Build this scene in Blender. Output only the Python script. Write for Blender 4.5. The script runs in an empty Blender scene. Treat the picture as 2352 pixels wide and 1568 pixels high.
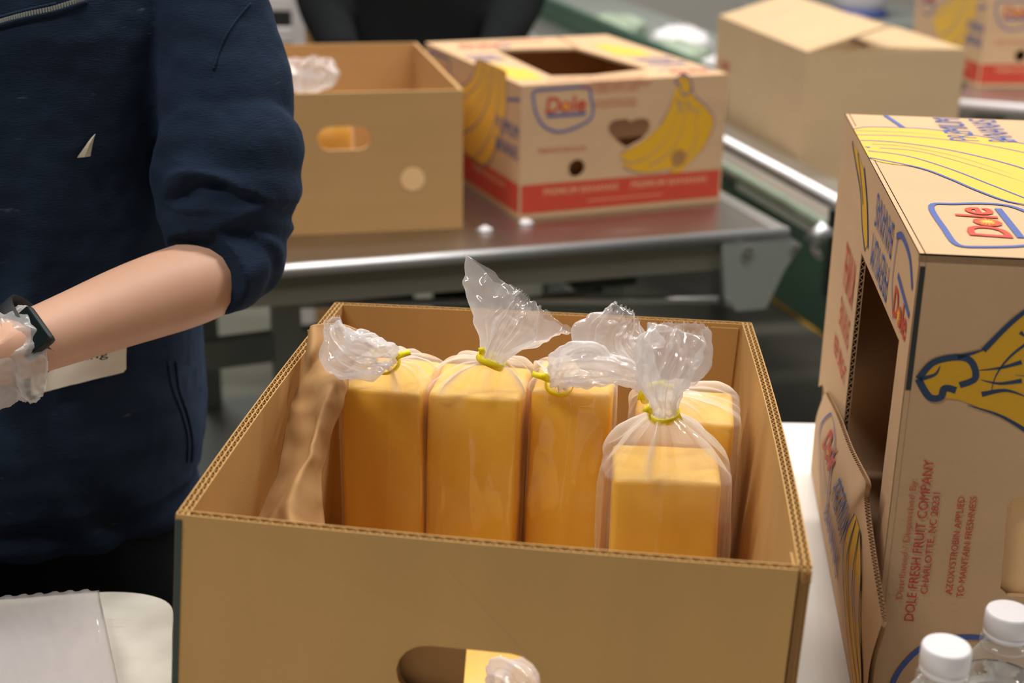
import bpy, bmesh, math, random
from math import sin, cos, pi, radians as R
from mathutils import Vector as V3, Matrix, noise
from mathutils.geometry import tessellate_polygon
sc = bpy.context.scene
COL = sc.collection
# ---------------------------------------------------------------- camera, world, light, exposure
CZ, F_PX, PITCH, ROLL = 1.43, 3267.0, 0.35260, -0.015934
CAM = V3((0, 0, CZ))
c_, s_, cr_, sr_ = cos(PITCH), sin(PITCH), cos(ROLL), sin(ROLL)
FWD = V3((0, c_, -s_)); UP0 = V3((0, s_, c_)); X0 = V3((1, 0, 0))
RIGHT = cr_ * X0 - sr_ * UP0; UPV = sr_ * X0 + cr_ * UP0
cam = bpy.data.cameras.new('camera'); co = bpy.data.objects.new('camera', cam); COL.objects.link(co)
m = Matrix.Identity(4)
for i in range(3): m[i][0], m[i][1], m[i][2], m[i][3] = RIGHT[i], UPV[i], -FWD[i], CAM[i]
co.matrix_world = m
cam.sensor_width = 36; cam.lens = F_PX * 36 / 2352; cam.clip_start = .05; cam.clip_end = 100
cam.dof.use_dof = True; cam.dof.focus_distance = 1.15; cam.dof.aperture_fstop = 5.0
sc.camera = co
w = bpy.data.worlds.new('world'); sc.world = w; w.use_nodes = True
bg = w.node_tree.nodes['Background']; bg.inputs[0].default_value = (1, .96, .92, 1); bg.inputs[1].default_value = .105
sc.view_settings.view_transform = 'Standard'; sc.view_settings.look = 'None'
sc.view_settings.gamma = 1; sc.view_settings.use_curve_mapping = False
sc.view_settings.exposure = 0.2
sc.cycles.transparent_max_bounces = 40; sc.cycles.max_bounces = 12; sc.cycles.diffuse_bounces = 5
LAMPS = [((-1.7, .2, 3.9), 64), ((.95, 1.7, 3.9), 59), ((-.55, 3.1, 3.9), 50), ((1.5, 3.6, 3.9), 52), ((-1.9, 5.5, 3.9), 56), ((3.2, 1.7, 3.9), 40), ((.75, 5.5, 3.9), 56)]  # last lamp is added for highlights on the bag tops

# ---------------------------------------------------------------- helpers
def ray(x, y):
    d = (x - 1176) / F_PX * RIGHT + (784 - y) / F_PX * UPV + FWD
    return d
def at_z(x, y, z): r = ray(x, y); return CAM + r * ((z - CZ) / r.z)
def at_y(x, y, Y): r = ray(x, y); return CAM + r * (Y / r.y)
def lerp(a, b, t): return a + (b - a) * t
def srgb(r, g, b):
    f = lambda c: (c / 255 / 12.92) if c / 255 <= .04045 else ((c / 255 + .055) / 1.055) ** 2.4
    return (f(r), f(g), f(b), 1)
def thing(name, label, cat, loc=(0, 0, 0), group=None):
    o = bpy.data.objects.new(name, None); COL.objects.link(o); o.location = loc
    o.empty_display_size = .05
    o['label'] = label; o['category'] = cat
    if group: o['group'] = group
    return o
def wloc(o):
    l = V3(o.location)
    while o.parent: o = o.parent; l += V3(o.location)
    return l
def mesh_obj(name, verts, faces, mat, parent=None, smooth=False, label=None, kind=None):
    off = wloc(parent) if parent else V3((0, 0, 0))
    me = bpy.data.meshes.new(name)
    me.from_pydata([tuple(V3(v) - off) for v in verts], [], faces)
    if mat: me.materials.append(mat)
    if smooth: me.polygons.foreach_set('use_smooth', [True] * len(me.polygons))
    me.update()
    o = bpy.data.objects.new(name, me); COL.objects.link(o)
    if parent: o.parent = parent
    if label: o['label'] = label
    if kind: o['kind'] = kind
    return o
def tag(o, label, cat, group=None):
    o['label'] = label; o['category'] = cat
    if group: o['group'] = group
    return o
class MB:
    def __init__(s): s.v = []; s.f = []
    def add(s, vs, fs):
        n = len(s.v); s.v += [V3(v) for v in vs]; s.f += [tuple(i + n for i in f) for f in fs]; return s
    def build(s, name, mat, parent=None, smooth=False, **k): return mesh_obj(name, s.v, s.f, mat, parent, smooth, **k)
    def box(s, o, ex, ey, ez, b=0.0):
        """box from corner o with edge vectors; b = bevel"""
        bm = bmesh.new(); bmesh.ops.create_cube(bm, size=1)
        L = [ex.length, ey.length, ez.length]
        for v in bm.verts: v.co = V3(((v.co.x + .5) * L[0], (v.co.y + .5) * L[1], (v.co.z + .5) * L[2]))
        if b: bmesh.ops.bevel(bm, geom=bm.edges[:], offset=b, segments=2, profile=.6, affect='EDGES')
        bm.verts.index_update()
        X, Y, Z = ex.normalized(), ey.normalized(), ez.normalized()
        s.add([o + X * v.co.x + Y * v.co.y + Z * v.co.z for v in bm.verts], [[v.index for v in f.verts] for f in bm.faces]); bm.free(); return s
    def abox(s, x0, x1, y0, y1, z0, z1, b=0.0):
        return s.box(V3((x0, y0, z0)), V3((x1 - x0, 0, 0)), V3((0, y1 - y0, 0)), V3((0, 0, z1 - z0)), b)
    def tube(s, pts, r, n=10, caps=True):
        rings = frames_rings([V3(p) for p in pts], [r] * len(pts) if not hasattr(r, '__len__') else r, n)
        return s.loft(rings, caps)
    def loft(s, rings, caps=True, closed=True):
        n = len(rings[0]); vs = [p for r in rings for p in r]; fs = []
        for i in range(len(rings) - 1):
            for j in range(n if closed else n - 1):
                k = (j + 1) % n
                fs.append((i * n + j, i * n + k, (i + 1) * n + k, (i + 1) * n + j))
        if caps: fs.append(tuple(range(n))[::-1]); fs.append(tuple((len(rings) - 1) * n + j for j in range(n)))
        return s.add(vs, fs)
    def lathe(s, o, prof, n=32, caps=True):
        return s.loft([[o + V3((r * cos(2 * pi * j / n), r * sin(2 * pi * j / n), z)) for j in range(n)] for r, z in prof], caps)
    def bar(s, a, b, wx, wz):
        a, b = V3(a), V3(b); d = (b - a); u = d.normalized()
        side = u.cross(V3((0, 0, 1)));
        if side.length < .01: side = V3((1, 0, 0))
        side.normalize(); up = side.cross(u)
        return s.box(a - side * wx / 2 - up * wz / 2, d, side * wx, up * wz)
def frames_rings(pts, rad, n, rad2=None, mod=None):
    """rings along a path, parallel transported"""
    out = []; N = len(pts); side = None
    for i in range(N):
        t = (pts[min(i + 1, N - 1)] - pts[max(i - 1, 0)]).normalized()
        if side is None:
            side = t.cross(V3((0, 1, 0)))
            if side.length < .1: side = t.cross(V3((1, 0, 0)))
        side = (side - t * side.dot(t)).normalized(); up = t.cross(side)
        ring = []
        for j in range(n):
            a = 2 * pi * j / n; ra = rad[i]; rb = rad2[i] if rad2 else ra
            k = mod(i, a) if mod else 0
            ring.append(pts[i] + side * (ra + k) * cos(a) + up * (rb + k) * sin(a))
        out.append(ring)
    return out
def spline(pts, m):
    """catmull-rom resample of tuples/vectors to m samples"""
    P = [tuple(p) for p in pts]; n = len(P); out = []
    for i in range(m):
        t = i / (m - 1) * (n - 1); k = min(int(t), n - 2); u = t - k
        p0, p1, p2, p3 = P[max(k - 1, 0)], P[k], P[k + 1], P[min(k + 2, n - 1)]
        out.append(tuple(.5 * (2 * b + (c - a) * u + (2 * a - 5 * b + 4 * c - d) * u * u + (3 * b - a - 3 * c + d) * u ** 3) for a, b, c, d in zip(p0, p1, p2, p3)))
    return out

# ---------------------------------------------------------------- materials
def mat_new(name):
    m = bpy.data.materials.new(name); m.use_nodes = True; nt = m.node_tree
    return m, nt, nt.nodes['Principled BSDF']
def simple(name, col, rough=.6, metal=0, noise_amt=.08, nscale=12, bump=0, bscale=150, spec=.5):
    m, nt, b = mat_new(name); N = nt.nodes; L = nt.links
    b.inputs['Roughness'].default_value = rough; b.inputs['Metallic'].default_value = metal
    b.inputs['Specular IOR Level'].default_value = spec
    tc = N.new('ShaderNodeTexCoord')
    if noise_amt:
        nz = N.new('ShaderNodeTexNoise'); nz.inputs['Scale'].default_value = nscale; nz.inputs['Detail'].default_value = 5
        L.new(tc.outputs['Object'], nz.inputs['Vector'])
        mx = N.new('ShaderNodeMix'); mx.data_type = 'RGBA'
        mx.inputs['A'].default_value = tuple(c * (1 - noise_amt) for c in col[:3]) + (1,)
        mx.inputs['B'].default_value = tuple(min(1, c * (1 + noise_amt)) for c in col[:3]) + (1,)
        L.new(nz.outputs['Fac'], mx.inputs['Factor']); L.new(mx.outputs['Result'], b.inputs['Base Color'])
    else: b.inputs['Base Color'].default_value = col
    if bump:
        n2 = N.new('ShaderNodeTexNoise'); n2.inputs['Scale'].default_value = bscale; n2.inputs['Detail'].default_value = 3
        L.new(tc.outputs['Object'], n2.inputs['Vector'])
        bp = N.new('ShaderNodeBump'); bp.inputs['Strength'].default_value = bump; bp.inputs['Distance'].default_value = .002
        L.new(n2.outputs['Fac'], bp.inputs['Height']); L.new(bp.outputs['Normal'], b.inputs['Normal'])
    return m
def cardboard(name, col, stripe=(1, 0, 0), sc_=220, amt=.075):
    m, nt, b = mat_new(name); N = nt.nodes; L = nt.links
    b.inputs['Roughness'].default_value = .82; b.inputs['Specular IOR Level'].default_value = .25
    tc = N.new('ShaderNodeTexCoord')
    mp = N.new('ShaderNodeMapping'); mp.inputs['Scale'].default_value = tuple((7 if s else 1.2) for s in stripe)
    L.new(tc.outputs['Object'], mp.inputs['Vector'])
    n1 = N.new('ShaderNodeTexNoise'); n1.inputs['Scale'].default_value = 6; n1.inputs['Detail'].default_value = 6; L.new(mp.outputs['Vector'], n1.inputs['Vector'])
    n2 = N.new('ShaderNodeTexNoise'); n2.inputs['Scale'].default_value = 700; n2.inputs['Detail'].default_value = 2; L.new(tc.outputs['Object'], n2.inputs['Vector'])
    n3 = N.new('ShaderNodeTexNoise'); n3.inputs['Scale'].default_value = 9; n3.inputs['Detail'].default_value = 3; L.new(tc.outputs['Object'], n3.inputs['Vector'])
    a1 = N.new('ShaderNodeMath'); a1.operation = 'ADD'; L.new(n1.outputs['Fac'], a1.inputs[0]); L.new(n2.outputs['Fac'], a1.inputs[1])
    a2 = N.new('ShaderNodeMath'); a2.operation = 'ADD'; L.new(a1.outputs[0], a2.inputs[0]); L.new(n3.outputs['Fac'], a2.inputs[1])
    mr = N.new('ShaderNodeMapRange'); mr.inputs['From Min'].default_value = .9; mr.inputs['From Max'].default_value = 2.1; L.new(a2.outputs[0], mr.inputs['Value'])
    mx = N.new('ShaderNodeMix'); mx.data_type = 'RGBA'
    mx.inputs['A'].default_value = tuple(c * (1 - amt) for c in col[:3]) + (1,); mx.inputs['B'].default_value = tuple(c * (1 + amt) for c in col[:3]) + (1,)
    L.new(mr.outputs[0], mx.inputs['Factor']); L.new(mx.outputs['Result'], b.inputs['Base Color'])
    bp = N.new('ShaderNodeBump'); bp.inputs['Strength'].default_value = .12; bp.inputs['Distance'].default_value = .001
    L.new(a1.outputs[0], bp.inputs['Height']); L.new(bp.outputs['Normal'], b.inputs['Normal'])
    return m
def film(name, tint=(.93, .91, .92), haze_mul=1.0, haze_min=0.0, crumple=.35, rough=.06):
    m, nt, b = mat_new(name); N = nt.nodes; L = nt.links
    N.remove(b); out = N['Material Output']
    at = N.new('ShaderNodeAttribute'); at.attribute_name = 'haze'
    mh = N.new('ShaderNodeMath'); mh.operation = 'MULTIPLY_ADD'; mh.inputs[1].default_value = haze_mul; mh.inputs[2].default_value = haze_min
    L.new(at.outputs['Fac'], mh.inputs[0])
    tr = N.new('ShaderNodeBsdfTransparent'); tr.inputs[0].default_value = (.985, .98, .975, 1)
    df = N.new('ShaderNodeBsdfDiffuse'); df.inputs[0].default_value = tint + (1,)
    tl = N.new('ShaderNodeBsdfTranslucent'); tl.inputs[0].default_value = tint + (1,)
    m1 = N.new('ShaderNodeMixShader'); m1.inputs[0].default_value = .5; L.new(df.outputs[0], m1.inputs[1]); L.new(tl.outputs[0], m1.inputs[2])
    lw0 = N.new('ShaderNodeLayerWeight'); lw0.inputs['Blend'].default_value = .35
    pw0 = N.new('ShaderNodeMath'); pw0.operation = 'POWER'; pw0.inputs[1].default_value = 2.5; L.new(lw0.outputs['Facing'], pw0.inputs[0])
    edge = N.new('ShaderNodeMath'); edge.operation = 'MULTIPLY_ADD'; edge.inputs[1].default_value = .45; L.new(pw0.outputs[0], edge.inputs[0]); L.new(mh.outputs[0], edge.inputs[2])
    edge.use_clamp = True
    m2 = N.new('ShaderNodeMixShader'); L.new(edge.outputs[0], m2.inputs[0]); L.new(tr.outputs[0], m2.inputs[1]); L.new(m1.outputs[0], m2.inputs[2])
    gl = N.new('ShaderNodeBsdfGlossy'); gl.inputs['Roughness'].default_value = rough
    lw = N.new('ShaderNodeLayerWeight'); lw.inputs['Blend'].default_value = .3
    pw = N.new('ShaderNodeMath'); pw.operation = 'POWER'; pw.inputs[1].default_value = 3; L.new(lw.outputs['Facing'], pw.inputs[0])
    ma = N.new('ShaderNodeMath'); ma.operation = 'MULTIPLY_ADD'; ma.inputs[1].default_value = .4; ma.inputs[2].default_value = .06; L.new(pw.outputs[0], ma.inputs[0])
    m3 = N.new('ShaderNodeMixShader'); L.new(ma.outputs[0], m3.inputs[0]); L.new(m2.outputs[0], m3.inputs[1]); L.new(gl.outputs[0], m3.inputs[2])
    tc = N.new('ShaderNodeTexCoord'); nz = N.new('ShaderNodeTexNoise'); nz.noise_type = 'RIDGED_MULTIFRACTAL'; nz.inputs['Scale'].default_value = 26; nz.inputs['Detail'].default_value = 2.5; nz.inputs['Distortion'].default_value = .5
    mpx = N.new('ShaderNodeMapping'); mpx.inputs['Scale'].default_value = (1, 1, .55); mpx.inputs['Rotation'].default_value = (.2, .35, 0); L.new(tc.outputs['Object'], mpx.inputs['Vector']); L.new(mpx.outputs[0], nz.inputs['Vector'])
    bp = N.new('ShaderNodeBump'); bp.inputs['Strength'].default_value = crumple; bp.inputs['Distance'].default_value = .010
    L.new(nz.outputs['Fac'], bp.inputs['Height'])
    for n in (gl, lw): L.new(bp.outputs['Normal'], n.inputs['Normal'])
    L.new(m3.outputs[0], out.inputs['Surface'])
    return m
def steel(name, col, rough=.3, aniso=0):
    m = simple(name, col, rough, 1.0, .12, 8, .06, 60); return m
M = {}
M['kraft'] = cardboard('kraft_main', srgb(186, 146, 90), (1, 1, 0))
M['kraft_in'] = cardboard('kraft_inside', srgb(186, 142, 88), (1, 1, 0))
M['kraft_bg'] = cardboard('kraft_background', srgb(186, 146, 96), (0, 0, 1))
M['kraft_light'] = cardboard('kraft_banana', srgb(198, 163, 126), (0, 0, 1))
M['kraft_tall'] = cardboard('kraft_tall', srgb(190, 162, 126), (0, 0, 1), amt=.06)
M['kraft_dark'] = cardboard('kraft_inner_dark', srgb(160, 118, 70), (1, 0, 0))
M['kraft_pale'] = cardboard('kraft_pale', srgb(232, 190, 138), (0, 0, 1))
M['paper'] = simple('kraft_paper', srgb(168, 128, 82), .75, 0, .08, 30, .25, 60, .3)
M['red'] = simple('ink_red', srgb(190, 62, 40), .75, 0, .06, 200)
M['red2'] = simple('ink_red_pale', srgb(196, 100, 70), .75, 0, .06, 200)
M['blue'] = simple('ink_blue', srgb(70, 88, 150), .75, 0, .06, 200)
M['navyink'] = simple('ink_navy', srgb(36, 58, 88), .75, 0, .06, 200)
M['yellow'] = simple('ink_yellow', srgb(222, 174, 62), .75, 0, .05, 200)
M['yellow2'] = simple('ink_yellow_deep', srgb(212, 160, 24), .75, 0, .05, 200)
M['orange'] = simple('ink_orange', srgb(240, 160, 60), .75, 0, .06, 200)
M['beige'] = simple('ink_beige', srgb(214, 150, 110), .75, 0, .06, 200)
M['darkgreen'] = simple('ink_dark_green', srgb(40, 56, 52), .7, 0, .06, 100)
M['cheese'] = None
def cheese_mat():
    m, nt, b = mat_new('orange_cheddar'); N = nt.nodes; L = nt.links
    b.inputs['Roughness'].default_value = .42
    b.inputs['Subsurface Weight'].default_value = .05; b.inputs['Subsurface Radius'].default_value = (.012, .005, .0015); b.inputs['Subsurface Scale'].default_value = .6
    tc = N.new('ShaderNodeTexCoord'); nz = N.new('ShaderNodeTexNoise'); nz.inputs['Scale'].default_value = 25; nz.inputs['Detail'].default_value = 5
    L.new(tc.outputs['Object'], nz.inputs['Vector'])
    mx = N.new('ShaderNodeMix'); mx.data_type = 'RGBA'; mx.inputs['A'].default_value = srgb(255, 192, 46); mx.inputs['B'].default_value = srgb(255, 210, 82)
    L.new(nz.outputs['Fac'], mx.inputs['Factor']); L.new(mx.outputs['Result'], b.inputs['Base Color'])
    bp = N.new('ShaderNodeBump'); bp.inputs['Strength'].default_value = .15; bp.inputs['Distance'].default_value = .002; L.new(nz.outputs['Fac'], bp.inputs['Height']); L.new(bp.outputs['Normal'], b.inputs['Normal'])
    return m
M['cheese'] = cheese_mat()
M['film'] = film('bag_film', crumple=.55)
M['film_flat'] = film('bag_stack_film', (.93, .90, .90), 1, 0, .3, .10)
M['glove'] = film('glove_film', (.84, .84, .84), 1, 0, .3, .25)
M['tie'] = simple('yellow_tie', srgb(255, 236, 22), .45, 0, .04, 100)
M['white_table'] = simple('white_laminate', srgb(226, 222, 214), .5, 0, .03, 20)
M['steel'] = steel('brushed_steel', (.56, .55, .53, 1), .34)
M['steel_plate'] = steel('steel_plate', (.42, .39, .36, 1), .30)
M['steel_bright'] = steel('bright_rail', (.55, .55, .56, 1), .45)
M['grey_paint'] = simple('grey_paint', srgb(138, 143, 138), .45, 0, .1, 10)
M['apron'] = simple('grey_green_apron', srgb(128, 126, 112), .4, .3, .1, 6)
M['green_paint'] = simple('dark_green_paint', srgb(48, 78, 62), .5, 0, .12, 10)
M['pale_green'] = simple('pale_green_plastic', srgb(150, 164, 142), .45, 0, .25, 25)
M['blackish'] = simple('black_machine', srgb(34, 38, 34), .6, 0, .15, 10)
M['navy'] = None
M['skin'] = None
M['black_cloth'] = simple('black_cloth', srgb(22, 25, 26), .95, 0, .15, 30, .3, 300, .15)
M['trousers'] = simple('dark_trousers', srgb(20, 22, 26), .95, 0, .15, 30, .3, 300, .15)
M['white_plastic'] = simple('white_plastic', srgb(225, 220, 222), .45, 0, .02, 20)
M['white_paper'] = simple('white_paper', srgb(222, 212, 196), .6, 0, .03, 20)
M['embroidery'] = simple('cream_thread', srgb(205, 196, 176), .8, 0, .2, 400)
M['black_gloss'] = simple('watch_glass', srgb(14, 28, 28), .08, 0, 0)
M['black_rubber'] = simple('watch_strap', srgb(24, 30, 30), .6, 0, .1, 50)
M['floor'] = simple('concrete_floor', srgb(98, 98, 86), .45, 0, .14, 1.5, .1, 30)
M['wall'] = simple('wall_paint', srgb(200, 196, 186), .8, 0, .04, 2)
M['hair'] = simple('brown_hair', srgb(50, 36, 26), .6, 0, .2, 60)
M['lamp_housing'] = simple('lamp_housing', srgb(220, 220, 216), .5, 0, .02, 5)
def cloth_mat():
    m, nt, b = mat_new('navy_fleece'); N = nt.nodes; L = nt.links
    b.inputs['Roughness'].default_value = .95; b.inputs['Specular IOR Level'].default_value = .15
    b.inputs['Sheen Weight'].default_value = .10; b.inputs['Sheen Tint'].default_value = srgb(90, 120, 170)
    tc = N.new('ShaderNodeTexCoord'); nz = N.new('ShaderNodeTexNoise'); nz.inputs['Scale'].default_value = 9; nz.inputs['Detail'].default_value = 6
    mp = N.new('ShaderNodeMapping'); mp.inputs['Scale'].default_value = (1, 1, 3.5); L.new(tc.outputs['Object'], mp.inputs['Vector']); L.new(mp.outputs[0], nz.inputs['Vector'])
    cr = N.new('ShaderNodeValToRGB'); e = cr.color_ramp.elements; e[0].position = .3; e[0].color = srgb(21, 32, 48); e[1].position = .75; e[1].color = srgb(34, 47, 66)
    L.new(nz.outputs['Fac'], cr.inputs[0])
    n2 = N.new('ShaderNodeTexNoise'); n2.inputs['Scale'].default_value = 420; n2.inputs['Detail'].default_value = 2
    mp2 = N.new('ShaderNodeMapping'); mp2.inputs['Scale'].default_value = (.45, .45, 2.2); L.new(tc.outputs['Object'], mp2.inputs['Vector']); L.new(mp2.outputs[0], n2.inputs['Vector'])
    # fine lint specks
    n3 = N.new('ShaderNodeTexNoise'); n3.inputs['Scale'].default_value = 60; n3.inputs['Detail'].default_value = 4; L.new(mp2.outputs[0], n3.inputs['Vector'])
    cr2 = N.new('ShaderNodeValToRGB'); e = cr2.color_ramp.elements; e[0].position = .70; e[0].color = (0, 0, 0, 1); e[1].position = .82; e[1].color = (.35, .35, .35, 1); L.new(n3.outputs['Fac'], cr2.inputs[0])
    mx = N.new('ShaderNodeMix'); mx.data_type = 'RGBA'; mx.inputs['B'].default_value = srgb(150, 150, 150); L.new(cr2.outputs[0], mx.inputs['Factor']); L.new(cr.outputs[0], mx.inputs['A'])
    L.new(mx.outputs['Result'], b.inputs['Base Color'])
    bp = N.new('ShaderNodeBump'); bp.inputs['Strength'].default_value = .5; bp.inputs['Distance'].default_value = .0015; L.new(n2.outputs['Fac'], bp.inputs['Height']); L.new(bp.outputs['Normal'], b.inputs['Normal'])
    return m
M['navy'] = cloth_mat()
def skin_mat():
    m, nt, b = mat_new('skin'); N = nt.nodes; L = nt.links
    b.inputs['Roughness'].default_value = .55; b.inputs['Subsurface Weight'].default_value = .15
    b.inputs['Subsurface Radius'].default_value = (.01, .004, .002); b.inputs['Subsurface Scale'].default_value = .5
    tc = N.new('ShaderNodeTexCoord'); nz = N.new('ShaderNodeTexNoise'); nz.inputs['Scale'].default_value = 28; nz.inputs['Detail'].default_value = 4; L.new(tc.outputs['Object'], nz.inputs['Vector'])
    mx = N.new('ShaderNodeMix'); mx.data_type = 'RGBA'; mx.inputs['A'].default_value = srgb(204, 156, 130); mx.inputs['B'].default_value = srgb(214, 170, 144)
    L.new(nz.outputs['Fac'], mx.inputs['Factor']); L.new(mx.outputs['Result'], b.inputs['Base Color'])
    return m
M['skin'] = skin_mat()
def table_wear():
    m, nt, b = mat_new('scratched_white_plastic'); N = nt.nodes; L = nt.links
    b.inputs['Roughness'].default_value = .42
    tc = N.new('ShaderNodeTexCoord')
    n1 = N.new('ShaderNodeTexNoise'); n1.inputs['Scale'].default_value = 10; n1.inputs['Detail'].default_value = 4; L.new(tc.outputs['Object'], n1.inputs['Vector'])
    cr = N.new('ShaderNodeValToRGB'); e = cr.color_ramp.elements; e[0].position = .3; e[0].color = srgb(196, 192, 178); e[1].position = .6; e[1].color = srgb(232, 227, 216); L.new(n1.outputs['Fac'], cr.inputs[0])
    mp = N.new('ShaderNodeMapping'); mp.inputs['Rotation'].default_value = (0, 0, .9); mp.inputs['Scale'].default_value = (1, 12, 1); L.new(tc.outputs['Object'], mp.inputs['Vector'])
    n2 = N.new('ShaderNodeTexNoise'); n2.inputs['Scale'].default_value = 18; n2.inputs['Detail'].default_value = 6; n2.inputs['Distortion'].default_value = 1.5; L.new(mp.outputs[0], n2.inputs['Vector'])
    c2 = N.new('ShaderNodeValToRGB'); e = c2.color_ramp.elements; e[0].position = .66; e[0].color = (0, 0, 0, 1); e[1].position = .74; e[1].color = (.4, .4, .4, 1); L.new(n2.outputs['Fac'], c2.inputs[0])
    mx = N.new('ShaderNodeMix'); mx.data_type = 'RGBA'; mx.inputs['B'].default_value = srgb(150, 138, 96); L.new(c2.outputs[0], mx.inputs['Factor']); L.new(cr.outputs[0], mx.inputs['A'])
    L.new(mx.outputs['Result'], b.inputs['Base Color'])
    return m
M['table_wear'] = table_wear()
def glassy(name, col, rough=.03, ior=1.45):
    m, nt, b = mat_new(name); b.inputs['Base Color'].default_value = col; b.inputs['Roughness'].default_value = rough
    b.inputs['Transmission Weight'].default_value = 1; b.inputs['IOR'].default_value = ior; return m
M['pet'] = film('clear_bottle', (.85, .88, .88), 1, .04, .02, .03)
M['water'] = glassy('water', (.96, .98, .98, 1), 0.0, 1.33)

# ---------------------------------------------------------------- setting
def struct(name, mb, mat):
    o = mb.build(name, mat); o['kind'] = 'structure'; return o
struct('floor', MB().abox(-7, 7, -4, 10, -.1, 0), M['floor'])
struct('wall_back', MB().abox(-7, 7, 10, 10.2, 0, 5), M['wall'])
for i, (p, e) in enumerate(LAMPS):
    t = thing('ceiling_lamp', ['long strip lamp above the left end of the packing tables', 'long strip lamp above the near packing table', 'long strip lamp above the steel table', 'long strip lamp above the boxes on the right', 'long strip lamp farthest back on the left', 'long strip lamp at the near right corner', 'long strip lamp farthest back over the conveyor'][i], 'lamp', p, 'strip lamps overhead')
    MB().abox(p[0] - .92, p[0] + .92, p[1] - .12, p[1] + .12, p[2] + .01, p[2] + .07, .01).build('housing', M['lamp_housing'], t)
    ld = bpy.data.lights.new('lamp_light', 'AREA'); ld.shape = 'RECTANGLE'; ld.size = 1.8; ld.size_y = .16; ld.energy = e; ld.color = (1, .962, .91)
    lo = bpy.data.objects.new('lamp_light', ld); COL.objects.link(lo); lo.parent = t; lo.location = (0, 0, 0)

# ---------------------------------------------------------------- faces, panels, print
class Face:
    def __init__(s, O, U, V): s.O, s.U, s.V = V3(O), V3(U).normalized(), V3(V).normalized(); s.N = s.U.cross(s.V).normalized()
    def P(s, u, v, n=0): return s.O + s.U * u + s.V * v + s.N * n
    def px(s, x, y, n=0):
        r = ray(x, y); O = s.O + s.N * n; t = ((O - CAM).dot(s.N)) / r.dot(s.N); p = CAM + r * t
        return ((p - s.O).dot(s.U), (p - s.O).dot(s.V))
def prism(mb, P, loops, n0, n1):
    """P(u,v,n) mapping; loops = outer + holes in (u,v); slab between offsets n0 (back) and n1 (front)"""
    flat = [p for l in loops for p in l]
    tri = tessellate_polygon([[V3((u, v, 0)) for u, v in l] for l in loops])
    n = len(flat); vs = [P(u, v, n1) for u, v in flat] + [P(u, v, n0) for u, v in flat]
    fs = []
    for a, b, c in tri:
        (ax, ay), (bx, by), (cx, cy) = flat[a], flat[b], flat[c]
        if (bx - ax) * (cy - ay) - (by - ay) * (cx - ax) < 0: b, c = c, b
        fs.append((a, b, c)); fs.append((a + n, c + n, b + n))
    k = 0
    for l in loops:
        m_ = len(l)
        for i in range(m_):
            a, b = k + i, k + (i + 1) % m_; fs.append((a, b, b + n, a + n))
        k += m_
    return mb.add(vs, fs)
def rect(u0, v0, u1, v1): return [(u0, v0), (u1, v0), (u1, v1), (u0, v1)]
def circle(u, v, r, n=24, ry=None): return [(u + r * cos(2 * pi * i / n), v + (ry or r) * sin(2 * pi * i / n)) for i in range(n)]
def slot(u0, v0, u1, v1, n=8):
    r = (v1 - v0) / 2; vc = (v0 + v1) / 2
    return [(u1 - r + r * cos(a), vc + r * sin(a)) for a in [-pi / 2 + pi * i / n for i in range(n + 1)]] + [(u0 + r + r * cos(a), vc + r * sin(a)) for a in [pi / 2 + pi * i / n for i in range(n + 1)]]
def flutes(mb, A, B, T, t, down, depth=.009, pitch=.0075, th=.0006):
    """sine fluting between two liners along an edge A->B; T = across dir, down = into board"""
    L = (B - A).length; n = max(2, int(L / pitch)) * 6; d = (B - A) / n
    rows = [[], []]
    for i in range(n + 1):
        p = A + d * i + T * (t / 2 * .92 * sin(i / 6 * 2 * pi))
        rows[0].append(p); rows[1].append(p + down * depth)
    vs = rows[0] + rows[1]; k = n + 1
    mb.add(vs + [p + T * th for p in vs], [(i, i + 1, i + 1 + k, i + k) for i in range(n)] + [(2 * k + i + 1, 2 * k + i, 2 * k + i + k, 2 * k + i + 1 + k) for i in range(n)] + [(i, 2 * k + i, 2 * k + i + 1, i + 1) for i in range(n)])
class Print:
    """flat ink on a face"""
    def __init__(s, face, parent, n=.0005): s.f = face; s.p = parent; s.d = {}; s.n = n
    def _mb(s, name, mat, uid=0): return s.d.setdefault((name, mat, uid), MB())
    def poly(s, name, mat, pts, lift=0):
        tri = tessellate_polygon([[V3((u, v, 0)) for u, v in pts]])
        s._mb(name, mat, len(s.d)).add([s.f.P(u, v, s.n + lift) for u, v in pts], [tuple(t) for t in tri])
    def line(s, name, mat, pts, w, lift=.0002, closed=False, taper=False, m=None):
        P = spline(pts, m or len(pts) * 6) if len(pts) > 2 else pts
        if closed: P = spline(list(pts) + [pts[0]], len(pts) * 6)
        L, Rr = [], []; N = len(P)
        for i in range(N):
            a, b = P[max(i - 1, 0)], P[min(i + 1, N - 1)]; dx, dy = b[0] - a[0], b[1] - a[1]; l = math.hypot(dx, dy) or 1
            k = w / 2 * ((1 - i / (N - 1)) * .9 + .1 if taper else 1)
            L.append((P[i][0] - dy / l * k, P[i][1] + dx / l * k)); Rr.append((P[i][0] + dy / l * k, P[i][1] - dx / l * k))
        s._mb(name, mat).add([s.f.P(u, v, s.n + lift) for u, v in L + Rr], [(i, i + 1, i + 1 + N, i + N) for i in range(N - 1)])
    def text(s, name, mat, body, u0, v0, u1, v1, bold=.0, lift=.0003, slant=0, skew=0):
        vs, fs = text_mesh(body, bold, slant)
        s._mb(name, mat, 0 if 'logo' in name else len(s.d)).add([s.f.P(lerp(u0, u1, x), lerp(v0, v1, y) + skew * x, s.n + lift) for x, y in vs], fs)
    def flush(s):
        for (name, mat, uid), mb in s.d.items(): mb.build(name, M[mat], s.p)
_tc = {}
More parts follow.
